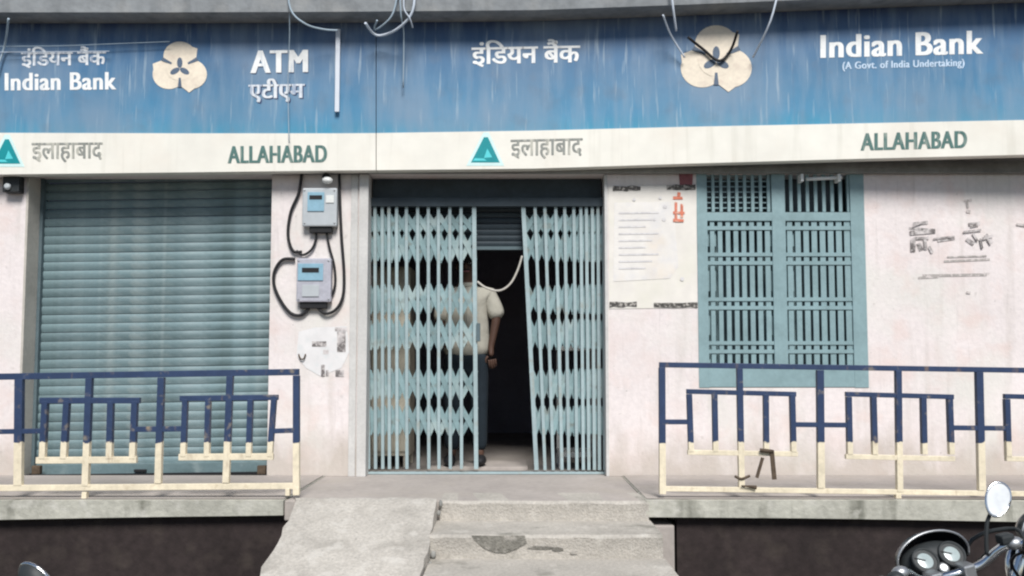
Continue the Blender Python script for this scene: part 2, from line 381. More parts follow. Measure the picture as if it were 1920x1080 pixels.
# rolled-up shutter inside the gate opening
s2 = MB().box(xg0 + .02, xg1 - .02, .18, .29, Z(384, .2), TOPZ + .01).build('shutter_box', 'shadedark', bank)
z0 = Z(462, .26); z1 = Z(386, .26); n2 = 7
pr2 = slat_mesh(-(xg1 - xg0) / 2 + .03, (xg1 - xg0) / 2 - .03, (z1 - z0) / n2, 'slat', 'shadedark')
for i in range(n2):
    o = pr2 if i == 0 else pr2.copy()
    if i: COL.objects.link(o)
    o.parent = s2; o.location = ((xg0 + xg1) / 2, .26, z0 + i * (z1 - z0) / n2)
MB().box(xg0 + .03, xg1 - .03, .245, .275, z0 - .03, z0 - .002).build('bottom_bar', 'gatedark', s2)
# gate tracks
MB().box(xg0 + .01, xg1 - .01, .10, .17, Z(388, .13), Z(372, .13)).build('gate_track', 'shadedark', bank, bevel=.003)
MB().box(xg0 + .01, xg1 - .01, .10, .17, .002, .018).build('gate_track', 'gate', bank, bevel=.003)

# ---- the two leaves of the collapsible gate
GY = .135
def leaf(top, bot, ytop, ybot, label):
    g = MB().bar(P(top[-1], ytop, GY), P(bot[-1], ybot, GY), .034, .030).build('collapsible_gate', 'gate', bank)
    plabel(g, label)
    n = len(top)
    def at(i, py):
        t = (py - ytop) / (ybot - ytop); return P(top[i] + (bot[i] - top[i]) * t, py, GY)
    for i in range(n - 1):
        a, b = at(i, ytop), at(i, ybot)
        dy = Vector((random.uniform(-.004, .004), random.uniform(-.004, .004), 0))
        MB().bar(a + dy, b + dy, .025, .024).build('picket', 'gate', g)
    for k, (yc, hh) in enumerate(((412, 22), (463, 25), (561, 25), (627, 25), (720, 25), (789, 25), (872, 20))):
        for i in range(n - 1):
            y0, y1 = yc - hh + random.uniform(-2, 2), yc + hh + random.uniform(-2, 2)
            if k in (0,): y0, y1 = yc - 8, yc + hh
            if k == 6: y0, y1 = yc - hh, yc + 6
            if k == 6: continue
            f = Vector((0, .017, 0)); h = Vector((0, .022, 0))
            MB().bar(at(i, y0) + f, at(i + 1, y1) + f, .043, .003, ext=.008).build('lattice_strip', 'lattice', g)
            MB().bar(at(i, y1) + h, at(i + 1, y0) + h, .043, .003, ext=.008).build('lattice_strip', 'lattice', g)
    return g
Lt = [691, 704, 717, 730, 744, 762, 783, 803, 823, 843, 864, 889]
gl = leaf(Lt, [x + 1 for x in Lt[:-1]] + [893], 386, 879, 'leaf of pale teal gate pulled across in front of the person')
Rt = [1132, 1121, 1110, 1099, 1088, 1075, 1059, 1041, 1022, 1003, 981]
Rb = [1134, 1124, 1114, 1104, 1093, 1081, 1067, 1053, 1038, 1022, 1006]
gr = leaf(Rt, Rb, 386, 881, 'leaf of pale teal gate leaning at its free edge')
MB().box(X(893, .11), X(900, .11), .10, .155, Z(640, .11), Z(606, .11)).build('lock_plate', 'gatedark', gl, bevel=.003)

# ---- barred window
WY = .02
def wbox(px0, px1, py0, py1, y0, y1):
    a, b = P(px0, py1, y0), P(px1, py0, y0); return MB().box(a.x, b.x, y0, y1, a.z, b.z)
win = wbox(1311, 1325, 322, 727, -.006, .09).build('barred_window', 'window', bank, bevel=.004)
plabel(win, 'teal steel window with bar grille')
wbox(1603, 1619, 322, 727, -.006, .09).build('window_frame', 'window', win, bevel=.004)
wbox(1325.5, 1602.5, 690, 726, -.004, .07).build('sill_panel', 'window', win, bevel=.004)
wbox(1453, 1471, 322, 689, -.004, .07).build('mullion', 'window', win, bevel=.004)
wbox(1325.5, 1452.5, 398, 414, -.002, .07).build('transom', 'window', win, bevel=.003)
wbox(1471.5, 1602.5, 398, 414, -.002, .07).build('transom', 'window', win, bevel=.003)
wbox(1312, 1618, 318, 728, .20, .22).build('pane', 'glass', win)
for (pa, pb) in ((1326, 1344), (1430, 1452), (1472, 1488), (1584, 1602)): wbox(pa, pb, 416, 688, .12, .15).build('casement_stile', 'window', win)
groups = ((462, 508), (546, 592), (628, 674))
for (a, b) in ((1325, 1453), (1471, 1603)):
    edges = [424] + [e for g in groups for e in g] + [690]
    for k in range(0, len(edges), 2):                       # side plates between the cross-bar groups
        if edges[k + 1] - edges[k] < 8: continue
        wbox(a + .5, a + 17, edges[k], edges[k + 1], .035, .045).build('side_plate', 'window', win)
        wbox(b - 17, b - .5, edges[k], edges[k + 1], .035, .045).build('side_plate', 'window', win)
    n = 8
    for i in range(n):
        x = a + 12 + (b - a - 24) * i / (n - 1)
        wbox(x - 2.0, x + 2.0, 415, 689, .010, .026).build('upright_bar', 'window', win)
        wbox(x - 2.2, x + 2.2, 323, 397, .012, .026).build('upright_bar', 'window', win)
    for g0, g1 in groups:
        for k in range(2):
            y = g0 + 15 + (g1 - g0 - 30) * k
            wbox(a + .5, b - .5, y - 3.4, y + 3.4, .002, .009).build('cross_bar', 'window', win)
    wbox(a + .5, b - .5, 424, 431, .002, .009).build('cross_bar', 'window', win)
for k in range(7):                                          # finer mesh in the left fanlight
    y = 330 + k * 10
    wbox(1325.5, 1452.5, y - 1, y + 1, .028, .032).build('cross_bar', 'window', win)

# ---- plinth, platform, ramp and steps
PY = -1.2
pl = MB()
xa = [(-260, 940, 979), (0, 937, 975), (150, 935, 972), (300, 934, 969.5), (430, 933, 968), (531, 932, 966.5)]
def slab(name, pts):
    mb = MB(); n = len(pts)
    for px, t, b in pts:
        f = P(px, t, PY); g = P(px, b, PY); fx = f.x
        mb.v += [Vector((fx, PY, min(f.z, .004))), Vector((fx, PY + .006, g.z)), Vector((fx, .0, min(f.z, .004) * 0)), Vector((fx, .0, g.z))]
    for i in range(n - 1):
        a, b = 4 * i, 4 * i + 4
        mb.f += [(a, b, b + 1, a + 1), (a, a + 2, b + 2, b), (a + 1, b + 1, b + 3, a + 3)]
    mb.f += [(0, 1, 3, 2), (4*n-4, 4*n-2, 4*n-1, 4*n-3)]
    return mb.build(name, 'slab')
LANDL, LANDR = P(531, 950, PY).x, P(1212, 950, PY).x
tag(slab('platform', xa), kind='structure')
tag(slab('platform', [(1212, 930, 970), (1280, 931, 970.5), (1500, 933, 972), (1700, 936, 975), (1920, 940, 979), (2200, 944, 984)]), kind='structure')
lm = MB().box(LANDL + .002, LANDR - .002, PY + .02, -.001, -.13, .0)
tag(lm.build('platform', 'floor', bevel=.008), kind='structure')
# floor finish, a thin sheet of dusty cement on the two wings
tag(MB().quad([(XL, -.001, .008), (LANDL - .01, -.001, .008), (LANDL - .01, PY + .05, .008), (XL, PY + .05, .008)]).build('floor', 'floor'), kind='structure')
tag(MB().quad([(XR, -.001, .008), (LANDR + .01, -.001, .008), (LANDR + .01, PY + .05, .008), (XR, PY + .05, .008)]).build('floor', 'floor'), kind='structure')
# wall of the space under the platform
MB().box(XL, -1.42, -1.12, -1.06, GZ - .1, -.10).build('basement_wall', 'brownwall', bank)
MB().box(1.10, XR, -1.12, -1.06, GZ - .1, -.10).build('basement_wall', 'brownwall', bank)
MB().box(X(1216, -1.17), X(1261, -1.17), -1.17, -.80, GZ - .1, -.165).build('support_pier', 'floor', bank, bevel=.01)

# ramp: rough cast concrete
rx0, rx1 = X(577, PY), X(820, PY)
rp = random.Random(3)
ramp_jit = [[(rp.uniform(-.012, .012), rp.uniform(-.006, .006)) for i in range(13)] for j in range(25)]
def ramp_pt(u, v):
    i, j = round(u * 12), round(v * 24)
    jx, jz = ramp_jit[j][i]
    ed = 1 if i in (0, 12) else .3
    y = PY + .06 - v * 2.0
    widen = -.03 * v if i == 0 else 0
    xl = rx0 - .03 - .05 * math.exp(-v * 9)
    z = .012 - max(0, v * 2.0 - .08) * .333 + jz
    return (xl + (rx1 - xl) * u + jx * ed + widen, y, z)
rmp = MB()
for j in range(25):
    for i in range(13): rmp.v.append(Vector(ramp_pt(i / 12, j / 24)))
for j in range(24):
    for i in range(12):
        a = j * 13 + i; rmp.sm.add(len(rmp.f)); rmp.f.append((a, a + 1, a + 14, a + 13))
for i in (0, 12):
    for j in range(24):
        a, b = rmp.v[j * 13 + i], rmp.v[(j + 1) * 13 + i]
        rmp.quad([a, b, (b.x + (-.02 if i == 0 else 0), b.y, GZ - .1), (a.x + (-.02 if i == 0 else 0), a.y, GZ - .1)])
one(rmp, 'concrete_ramp', 'ramp', 'rough sloping concrete ramp beside the steps up to the gate', 'ramp')
# steps
st = thing('concrete_steps', 'worn concrete steps leading up to the gate, chipped along their edge', 'steps', (0.2, -1.6, GZ))
sx0, sx1 = X(826, PY), X(1214, PY)
def tread(y_front, z_top, y_back, x0, x1, nm='step'):
    rr = random.Random(int(z_top * 1000) + 5)
    mb = MB(); n = 14
    for i in range(n + 1):
        t = i / n; x = x0 + (x1 - x0) * t
        if i == 0: x += rr.uniform(-.02, .012)
        e = rr.uniform(-.004, .004); dz = rr.uniform(-.006, .004)
        mb.v += [Vector((x, y_back, z_top)), Vector((x, y_front + .018 + e, z_top + dz * .4)), Vector((x, y_front + e, z_top - .016 + dz)), Vector((x, y_front + .006 + e * .5, z_top - .08)), Vector((x, y_front + .012, GZ - .1))]
    for i in range(n):
        for k in range(4):
            a = i * 5 + k; mb.f.append((a, a + 5, a + 6, a + 1))
    for i in (0, n):
        mb.f.append(tuple(i * 5 + k for k in range(5)))
    return mb.build(nm, 'step', st)
tread(PY, .0, PY + .35, sx0, sx1)
tread(PY - .45, -.128, PY + .02, sx0 - .02, sx1 + .01)
tread(PY - .88, -.268, PY - .43, sx0 - .02, sx1 + .02)
tread(PY - 1.28, -.40, PY - .86, sx0 - .02, sx1 + .03)
tread(PY - 1.66, -.52, PY - 1.26, sx0 - .03, sx1 + .03)
def riser_patch(pts, Y, m='damp'):
    q = [P(a, b, Y) for a, b in pts]; n = len(q)
    return MB().quad(q).build('damp_patch', m, st)
YR = PY - .45 - .003
rr = random.Random(11)
riser_patch([(884 + 100 * t, 1004 + rr.uniform(-1, 1)) for t in (0, .25, .5, .75, 1)] + [(988 - 100 * t, 1012 + 25 * math.sin(math.pi * min(1, t * .9 + .08)) + rr.uniform(-2, 2)) for t in (0, .2, .4, .6, .8, 1)], YR)
for (a, b, w_, h_) in ((1012, 1027, 30, 3), (1046, 1030, 12, 4), (1076, 1037, 8, 3)):
    riser_patch([(a + w_ * math.cos(t) * rr.uniform(.8, 1.1), b + h_ * math.sin(t) * rr.uniform(.6, 1.1)) for t in [i * math.pi / 6 for i in range(12)]], YR)
# broken mortar between ramp and steps
for k, (px, py, s) in enumerate(((826, 944, .03), (822, 962, .035), (823, 1002, .025), (812, 1040, .04), (806, 1058, .03))):
    c = P(px, py, PY - .02 - .35 * max(0, (py - 965) / 60)); rr = random.Random(k)
    mb = MB().ellipsoid(c, (s * .45, s * .3, s * rr.uniform(.5, .9)), 7, 5)
    mb.build('mortar_chip', 'cement', st)

# ------------------------------------------------------------------ sign boards
SG = [(-300, 44, 249, 331), (0, 44, 249, 327), (350, 44, 250, 323), (640, 43, 250, 319.5), (706, 42.5, 249.5, 319), (1000, 40, 245, 316), (1100, 36.5, 242.5, 313), (1280, 30, 238, 307), (1600, 17, 231.5, 298), (1920, 5, 225, 290), (2250, -8, 218, 281)]
def sgY(px): return -.15 if px < 1100 else -.15 - .15 * (px - 1100) / 820
def sg(px, k):
    for a, b in zip(SG, SG[1:]):
        if px <= b[0]: t = (px - a[0]) / (b[0] - a[0]); return a[k] + (b[k] - a[k]) * t
    return SG[-1][k]
def panel(px0, px1, k0, k1, name, m, parent, y0=0., y1=.09, pad=0.):
    xsn = [px0] + [s[0] for s in SG if px0 < s[0] < px1] + [px1]
    mb = MB(); n = len(xsn)
    for px in xsn:
        Y = sgY(px) + y0
        a, b = P(px, sg(px, k0), Y), P(px, sg(px, k1), Y); b.z += pad
        for q in (a, b, a + Vector((0, y1 - y0, 0)), b + Vector((0, y1 - y0, 0))): mb.v.append(q)
        i = len(mb.v) - 4
        mb.uv.update({i: (px / 1000, 1), i + 1: (px / 1000, 0), i + 2: (px / 1000, 1), i + 3: (px / 1000, 0)})
    for i in range(n - 1):
        a, b = 4 * i, 4 * i + 4
        mb.f += [(a, a + 1, b + 1, b), (a, b, b + 2, a + 2), (a + 1, a + 3, b + 3, b + 1), (a + 2, b + 2, b + 3, a + 3)]
    mb.f += [(0, 2, 3, 1), (4*n-4, 4*n-3, 4*n-1, 4*n-2)]
    return mb.build(name, m, parent)
def fascia(name, m, dz0, dz1, dy0, dy1):
    mb = MB(); k = 0
    for px, *_ in SG:
        q = P(px, sg(px, 1), sgY(px))
        for (y, z) in ((q.y + dy0, q.z + dz0), (q.y + dy0, SLABZ + dz1), (.30 + dy1, q.z + dz0), (.30 + dy1, SLABZ + dz1)): mb.v.append(Vector((q.x, y, z)))
        k += 1
    for i in range(k - 1):
        a, b = 4 * i, 4 * i + 4
        mb.f += [(a, a + 1, b + 1, b), (a, b, b + 2, a + 2), (a + 1, a + 3, b + 3, b + 1), (a + 2, b + 2, b + 3, a + 3)]
    mb.f += [(0, 2, 3, 1), (4*k-4, 4*k-3, 4*k-1, 4*k-2)]
    return mb.build(name, m, bank)
fascia('canopy_slab', 'slabtop', .002, .62, -.21, 0)
def text_mesh(txt, off):
    cu = bpy.data.curves.new('t', 'FONT'); cu.body = txt; cu.size = 1; cu.offset = off; cu.resolution_u = 6
    if txt.isascii(): cu.space_character = 1.09
    ob = bpy.data.objects.new('t', cu); COL.objects.link(ob)
    bpy.context.view_layer.update()
    dg = bpy.context.evaluated_depsgraph_get()
    me = bpy.data.meshes.new_from_object(ob.evaluated_get(dg))
    v = [tuple(x.co[:2]) for x in me.vertices]; f = [tuple(p.vertices) for p in me.polygons]
    bpy.data.objects.remove(ob); bpy.data.curves.remove(cu); bpy.data.meshes.remove(me)
    return v, f
def text(txt, l, r, m, parent, off=.008, bold=0., lift=.0020, name='lettering', Yf=sgY):
    """l, r = (px, top, bottom) of the word's two ends; printed on the sign face"""
    v, f = text_mesh(txt, off)
    x0, x1 = min(a for a, b in v), max(a for a, b in v); y0, y1 = min(b for a, b in v), max(b for a, b in v)
    mb = MB(); shifts = [0.] if not bold else [-bold, 0., bold]
    for k, s in enumerate(shifts):
        n = len(mb.v)
        for a, b in v:
            t = (a - x0) / (x1 - x0); u = (b - y0) / (y1 - y0)
            px = l[0] + (r[0] - l[0]) * t + s; tp = l[1] + (r[1] - l[1]) * t; bt = l[2] + (r[2] - l[2]) * t
            mb.v.append(P(px, bt + (tp - bt) * u, Yf(px) - lift - .0004 * k))
        mb.f += [tuple(n + i for i in q) for q in f]
    return mb.build(name, m, parent)
def shape(polys, m, parent, name, lift, Yf=sgY):
    mb = MB()
    for k, poly in enumerate(polys): mb.quad([P(px, py, Yf(px) - lift - .0006 * k) for px, py in poly])
    return mb.build(name, m, parent)
def bank_logo(cx, cy, s, parent):
    """three overlapping petals with pointed tails round a small dark trefoil"""
    pts = []
    for k in range(3):
        a0 = R(90 + 120 * k)
        c = (cx + .45 * s * math.cos(a0), cy - .43 * s * math.sin(a0))
        ring = []
        for i in range(28):
            t = a0 + R(-150 + 300 * i / 27); ring.append((c[0] + .59 * s * math.cos(t), c[1] - .535 * s * math.sin(t)))
        pts.append(ring)
        ta = a0 - R(40)
        tip = (cx + .99 * s * math.cos(ta), cy - .93 * s * math.sin(ta))
        b1 = (cx + .96 * s * math.cos(a0 - R(14)), cy - .88 * s * math.sin(a0 - R(14))); b2 = (cx + .66 * s * math.cos(a0 - R(62)), cy - .6 * s * math.sin(a0 - R(62)))
        pts.append([b1, tip, b2])
    pts.append([(cx + .5 * s * math.cos(t), cy - .45 * s * math.sin(t)) for t in [2 * math.pi * i / 16 for i in range(16)]])
    lg = shape(pts, 'logo', parent, 'bank_logo', .0016)
    cut = []
    for k in range(3):
        a0 = R(90 + 120 * k); c = (cx + .2 * s * math.cos(a0), cy - .2 * s * math.sin(a0))
        cut.append([(c[0] + s * (.19 * math.cos(t) * math.cos(a0) - .10 * math.sin(t) * math.sin(a0)), c[1] - s * (.19 * math.cos(t) * math.sin(a0) + .10 * math.sin(t) * math.cos(a0))) for t in [2 * math.pi * i / 14 for i in range(14)]])
    for k in range(3):
        a = R(30 + 120 * k + 240)
        p0 = (cx + .34 * s * math.cos(a), cy - .34 * s * math.sin(a)); p1 = (cx + .74 * s * math.cos(a), cy - .68 * s * math.sin(a))
        wv = .035 * s; nx, ny = -math.sin(a) * wv, -math.cos(a) * wv
        cut.append([(p0[0] + nx, p0[1] + ny), (p1[0] + nx * 2, p1[1] + ny * 2), (p1[0] - nx * 2, p1[1] - ny * 2), (p0[0] - nx, p0[1] - ny)])
    for q in cut: shape([q], 'bluegrey', lg, 'logo_cutout', .0062)
def tri_logo(cx, cy, s, parent):
    def tri(k, dx=0, dy=0): return [(cx + dx - k * s * .5, cy + dy + k * s * .42), (cx + dx + k * s * .5, cy + dy + k * s * .42), (cx + dx + k * s * .09, cy + dy - k * s * .46), (cx + dx - k * s * .05, cy + dy - k * s * .46)]
    lg = shape([tri(1.32, 0, -1)], 'halo', parent, 'triangle_logo', .0078)
    shape([tri(1.0)], 'teal', lg, 'logo_field', .0090)
    shape([[(cx - .05 * s, cy + .26 * s), (cx + .24 * s, cy + .24 * s), (cx + .07 * s, cy - .06 * s)], [(cx - .44 * s, cy + .36 * s), (cx + .05 * s, cy + .36 * s), (cx - .05 * s, cy + .28 * s), (cx - .36 * s, cy + .27 * s)]], 'cyan', lg, 'logo_core', .0102)

HI_BANK, HI_ALL = '\u0907\u0902\u093f\u0921\u092f\u0928 \u092c\u0948\u0902\u0915', '\u0907\u0932\u093e\u0939\u093e\u092c\u093e\u0926'
HI_ATM = '\u090f\u091f\u0940\u090f\u092e'
s1 = thing('atm_sign', 'blue and white bank sign reading ATM above the closed shutter', 'sign', P(300, 319, -.15), 'sign boards along the front')
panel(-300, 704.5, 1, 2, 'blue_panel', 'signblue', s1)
panel(-300, 704.5, 2, 3, 'white_band', 'signwhite', s1, y0=-.006)
text(HI_BANK, (40, 88, 128), (198, 86, 126), 'whiteworn', s1, .008, .8)
text('Indian Bank', (10, 137, 170), (217, 135, 168), 'white', s1, .008, 1.3)
bank_logo(337, 128, 52, s1)
text('ATM', (473.5, 96, 139), (576.5, 94, 137), 'shade', s1, 0, 2.0, .001)
text('ATM', (472, 95, 137), (575, 93, 135), 'white', s1, 0, 2.6, .0034)
text(HI_ATM, (469, 149, 195), (572, 147, 193), 'shade', s1, .008, 1.6, .001)
text(HI_ATM, (467, 148, 192), (570, 146, 191), 'whiteworn', s1, .008, 1.2, .0034)
tri_logo(12, 285, 52, s1)
text(HI_ALL, (60, 268, 305), (192, 267, 303), 'greyink', s1, .004, .8, .0080)
text('ALLAHABAD', (428, 274, 306), (612, 272, 304), 'greenink', s1, .008, 1.4, .0080)
s2s = thing('bank_sign', 'long blue and white bank sign above the gate and the barred window', 'sign', P(1300, 315, -.15), 'sign boards along the front')
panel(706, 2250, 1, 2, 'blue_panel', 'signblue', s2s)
panel(706, 2250, 2, 3, 'white_band', 'signwhite', s2s, y0=-.006)
text(HI_BANK, (885, 76, 126), (1087, 72, 122), 'white', s2s, .008, 1.0)
bank_logo(1343, 113, 68, s2s)
text('Indian Bank', (1540, 66, 109), (1842, 57, 101), 'white', s2s, .008, 1.9)
text('(A Govt. of India Undertaking)', (1580, 116, 134), (1808, 110, 128), 'palewhite', s2s, .004, .6)
tri_logo(910, 282, 54, s2s)
text(HI_ALL, (958, 262, 299), (1092, 259, 296), 'greyink', s2s, .004, .7, .0080)
text('ALLAHABAD', (1615, 250, 282), (1812, 245, 277), 'greenink', s2s, .008, 1.4, .0080)

# ------------------------------------------------------------------ cables over the signs
def cable(pts, r, m, label, Y=None, name='cable', group='loose cables over the signs', dy=-.05):
    q = [P(a, b, (sgY(a) if Y is None else Y) + dy - .20 * min(1, max(0, (78 - b) / 36)) + (c[0] if c else 0)) for a, b, *c in pts]   # the upper ends hang clear of the slab's edge
    return one(MB().tube(q, r, 8, 5), name, m, label, 'cable', group)
cable([(538, -40), (545, 18), (573, 45), (606, 55), (633, 57)], .0075, 'cabledim', 'grey cable sagging from the slab to the top of the white conduit')
one(MB().bar(P(634, 55, -.18), P(632, 210, -.18), .036, .02), 'conduit', 'pvc', 'short white conduit standing upright on the blue sign beside the ATM lettering', 'conduit', bevel=.003)
cable([(541, -40), (543, 60), (540, 150), (542, 268)], .0035, 'cabledim', 'thin wire hanging straight down over the ATM lettering')
cable([(778, -40), (774, 20), (748, 52), (718, 66), (700, 63), (685, 43)], .010, 'cable', 'thick pale cable looping in a wide U with its end turned up')
cable([(750, -40), (738, 22), (718, 47), (702, 55), (707, 38)], .007, 'cabledim', 'short cable loop nested inside the wide pale cable loop')
cable([(748, -40), (752, 30), (757, 62), (756, 165)], .0055, 'cabledim', 'thin cable dropping past the pale loops onto blue panel')
cable([(762, -40), (757, 12), (768, 34), (774, 52)], .006, 'cable', 'short pale cable end curling over beside the cable loops')
cable([(1256, -40), (1262, 15), (1268, 58)], .009, 'cable', 'short stout pale cable hanging above the large emblem')
cable([(1243, 28), (1258, 66), (1284, 108)], .007, 'cable', 'thin pale cable slanting down to the large emblem\'s lower petal')
cable([(1464, -40), (1445, 38), (1412, 108)], .008, 'cable', 'long pale cable slanting from the slab towards the large emblem')
cable([(1290, 70, 0), (1318, 92, .02), (1348, 114, .02), (1370, 94, .02), (1383, 58, 0)], .011, 'black', 'black cable forming a V across the large emblem')
cable([(16, 35), (9, 85), (-6, 128)], .008, 'cabledim', 'pale cable slanting past the first letters of the ATM sign')
cable([(-12, 98), (100, 97), (205, 96)], .0028, 'cable', 'thin pale wire stretched level over the smaller Hindi lettering')
cable([(-12, 87), (110, 86), (215, 82), (318, 78)], .0028, 'cabledim', 'thin wire running along to the smaller emblem on the ATM sign')

# ------------------------------------------------------------------ on the pillars
def wp(px, py, d=.0): return P(px, py, -d)
m1 = thing('electric_meter', 'pale grey electric meter mounted under the lamp, with black cables', 'meter', P(599, 432, 0), 'electric meters on the pillar')
def pbox(px0, px1, py0, py1, d0, d1): 
    a, b = P(px0, py1, -d1), P(px1, py0, -d1); return MB().box(a.x, b.x, -d1, -d0, a.z, b.z)
pbox(566, 632, 352, 424, .002, .075).build('case', 'meter', m1, bevel=.012)
pbox(576, 608, 360, 396, .076, .083).build('display', 'meterblue', m1, bevel=.003)
pbox(580, 622, 424.5, 436, .004, .055).build('terminal_cover', 'black', m1, bevel=.004)
pbox(611, 626, 366, 380, .076, .082).build('label_plate', 'whitemetal', m1, bevel=.001)
pbox(580, 604, 366, 374, .0835, .0845).build('digit_window', 'black', m1)
for a, b in ((571, 357), (627, 357), (571, 418), (627, 418)): MB().lathe([(.008, 0), (.007, .004), (.002, .005)], P(a, b, -.0752), (0, -1, 0), 10).build('screw', 'alloy', m1)
m2 = thing('electric_meter', 'blue-faced electric meter mounted below the pale grey one', 'meter', P(590, 568, 0), 'electric meters on the pillar')
pbox(555, 621, 484, 566, .002, .07).build('case', 'meterlow', m2, bevel=.012)
pbox(558, 606, 494, 526, .071, .078).build('display', 'meterblue', m2, bevel=.003)
pbox(566, 598, 534, 556, .071, .078).build('label_plate', 'meter', m2, bevel=.002)
pbox(562, 612, 566.5, 578, .004, .05).build('terminal_cover', 'black', m2, bevel=.004)
pbox(566, 598, 502, 511, .0785, .0795).build('digit_window', 'black', m2)
for a, b in ((560, 489), (616, 489), (560, 561), (616, 561)): MB().lathe([(.008, 0), (.007, .004), (.002, .005)], P(a, b, -.0702), (0, -1, 0), 10).build('screw', 'alloy', m2)
def wcable(pts, r, label, m='black', d=.025):
    return one(MB().tube([P(a, b, -d) for a, b in pts], r, 8, 5), 'cable', m, label, 'cable', 'black cables round the meters')
wcable([(566, 326), (560, 362), (545, 398), (540, 440), (549, 470), (566, 472)], .012, 'black cable running down beside the pale grey meter from the soffit')
wcable([(593, 436), (592, 450), (584, 468), (568, 478), (556, 470)], .010, 'short black cable curling out under the pale grey meter')
wcable([(612, 436), (618, 465), (627, 500), (628, 535), (618, 560), (600, 572)], .010, 'black cable linking the pale grey meter to the base of the blue-faced meter')
wcable([(553, 486), (530, 487), (515, 508), (514, 535), (527, 565), (545, 587), (564, 591), (580, 578)], .013, 'thick black cable looping wide round the blue-faced meter')
wcable([(636, 322), (637, 370), (640, 440), (645, 510), (643, 555), (630, 580), (610, 588), (594, 575)], .012, 'long black cable running from the soffit beside the door frame to the lower meter', d=.03)
lampt = thing('wall_lamp', 'small white lamp in a dark holder over the pale grey meter', 'lamp', P(614, 345, 0))
MB().lathe([(.02, 0), (.03, .03), (.03, .06)], P(614, 334, -.02), (0, -1, 0), 14).build('holder', 'black', lampt)
MB().ellipsoid(P(614, 338, -.09), (.045, .035, .03)).build('bulb', 'bulb', lampt)
jb = thing('junction_box', 'dark junction box with a pale round cap beside the shutter under the sign', 'junction box', P(20, 355, 0))
pbox(4, 36, 330, 360, .002, .08).build('box', 'plastic', jb, bevel=.008)
MB().lathe([(.028, 0), (.026, .015), (.012, .025)], P(15, 350, -.083), (0, -1, 0), 14).build('cap', 'meter', jb)
one(MB().tube([P(38, 326, -.02), P(30, 335, -.05), P(22, 332, -.05), P(4, 326, -.04)], .006), 'cable', 'black', 'short black cable leading into the dark junction box', 'cable', 'black cables round the meters')

pn = thing('paper_notice', 'torn pale paper notice pasted below the blue-faced meter', 'notice', P(610, 700, 0))
shape([[(560, 622), (590, 614), (650, 612), (655, 660), (640, 690), (600, 705), (574, 690), (556, 668)]], 'paper2', pn, 'sheet', .003, lambda px: 0)
mk = []
for (a, b, c, d) in ((628, 614, 651, 621), (632, 622, 648, 660), (606, 656, 616, 664), (602, 684, 609, 706), (611, 694, 616, 705), (629, 694, 645, 706), (585, 640, 612, 650)):
    mk.append([(a, b), (c, b), (c, d), (a, d)])
[shape([q], 'stencil', pn, 'print_mark', .005, lambda px: 0) for q in mk]
one(MB().tube([P(560, 664, -.01), P(563, 672, -.02), P(569, 673, -.02), P(573, 664, -.012)], .006), 'wall_hook', 'rust', 'small dark iron hook fixed beside the torn paper notice', 'hook')
nb = thing('poster', 'faded cream poster with red lettering between the gate and the barred window', 'poster', P(1222, 578, 0))
flat = lambda px: 0
shape([[(1141, 350), (1306, 346), (1307, 577), (1142, 579)]], 'buff', nb, 'sheet', .004, flat)
shape([[(1152, 380), (1258, 378), (1266, 420), (1272, 500), (1256, 522), (1150, 528)]], 'paper', nb, 'inner_sheet', .0065, flat)
for (a, b, y) in ((1149, 1201, 353), (1250, 1304, 351), (1143, 1194, 571), (1226, 1308, 572)):
    rr = random.Random(a); poly_t, poly_b = [], []
    for i in range(7):
        x = a + (b - a) * i / 6; poly_t.append((x, y - rr.uniform(3, 6))); poly_b.append((x, y + rr.uniform(3, 6)))
    shape([poly_t + poly_b[::-1]], 'brownink', nb, 'black_strip', .008, flat)
shape([[(1272, 318), (1300, 318), (1298, 350), (1275, 350)]], 'maroon', nb, 'red_tab', .004, flat)  # red darkened to maroon, the sign's shade put into its colour
red = []
for (a, b, c, d) in ((1262, 368, 1280, 374), (1265, 378, 1270, 414), (1276, 382, 1281, 408), (1262, 396, 1284, 401), (1270, 360, 1276, 368), (1262, 410, 1282, 416)):
    red.append([(a, b), (c, b + 1), (c, d), (a, d)])
[shape([q], 'redink', nb, 'lettering', .008 + .0006 * k, flat) for k, q in enumerate(red)]
dots = []
for (a, b, s) in ((1247, 387, 4), (1245, 411, 4), (1227, 411, 3), (1279, 523, 4), (1189, 374, 3), (1238, 371, 3)): dots.append([(a + s * math.cos(t), b + s * math.sin(t)) for t in [i * math.pi / 4 for i in range(8)]])
[shape([q], 'verypale', nb, 'print_mark', .0095, flat) for q in dots]
ln = []
for k in range(9):
    y = 398 + k * 13; ln.append([(1160, y), (1235 - 12 * (k % 3), y - 1), (1235 - 12 * (k % 3), y + 2), (1160, y + 3)])
[shape([q], 'verypale', nb, 'print_line', .009, flat) for q in ln]
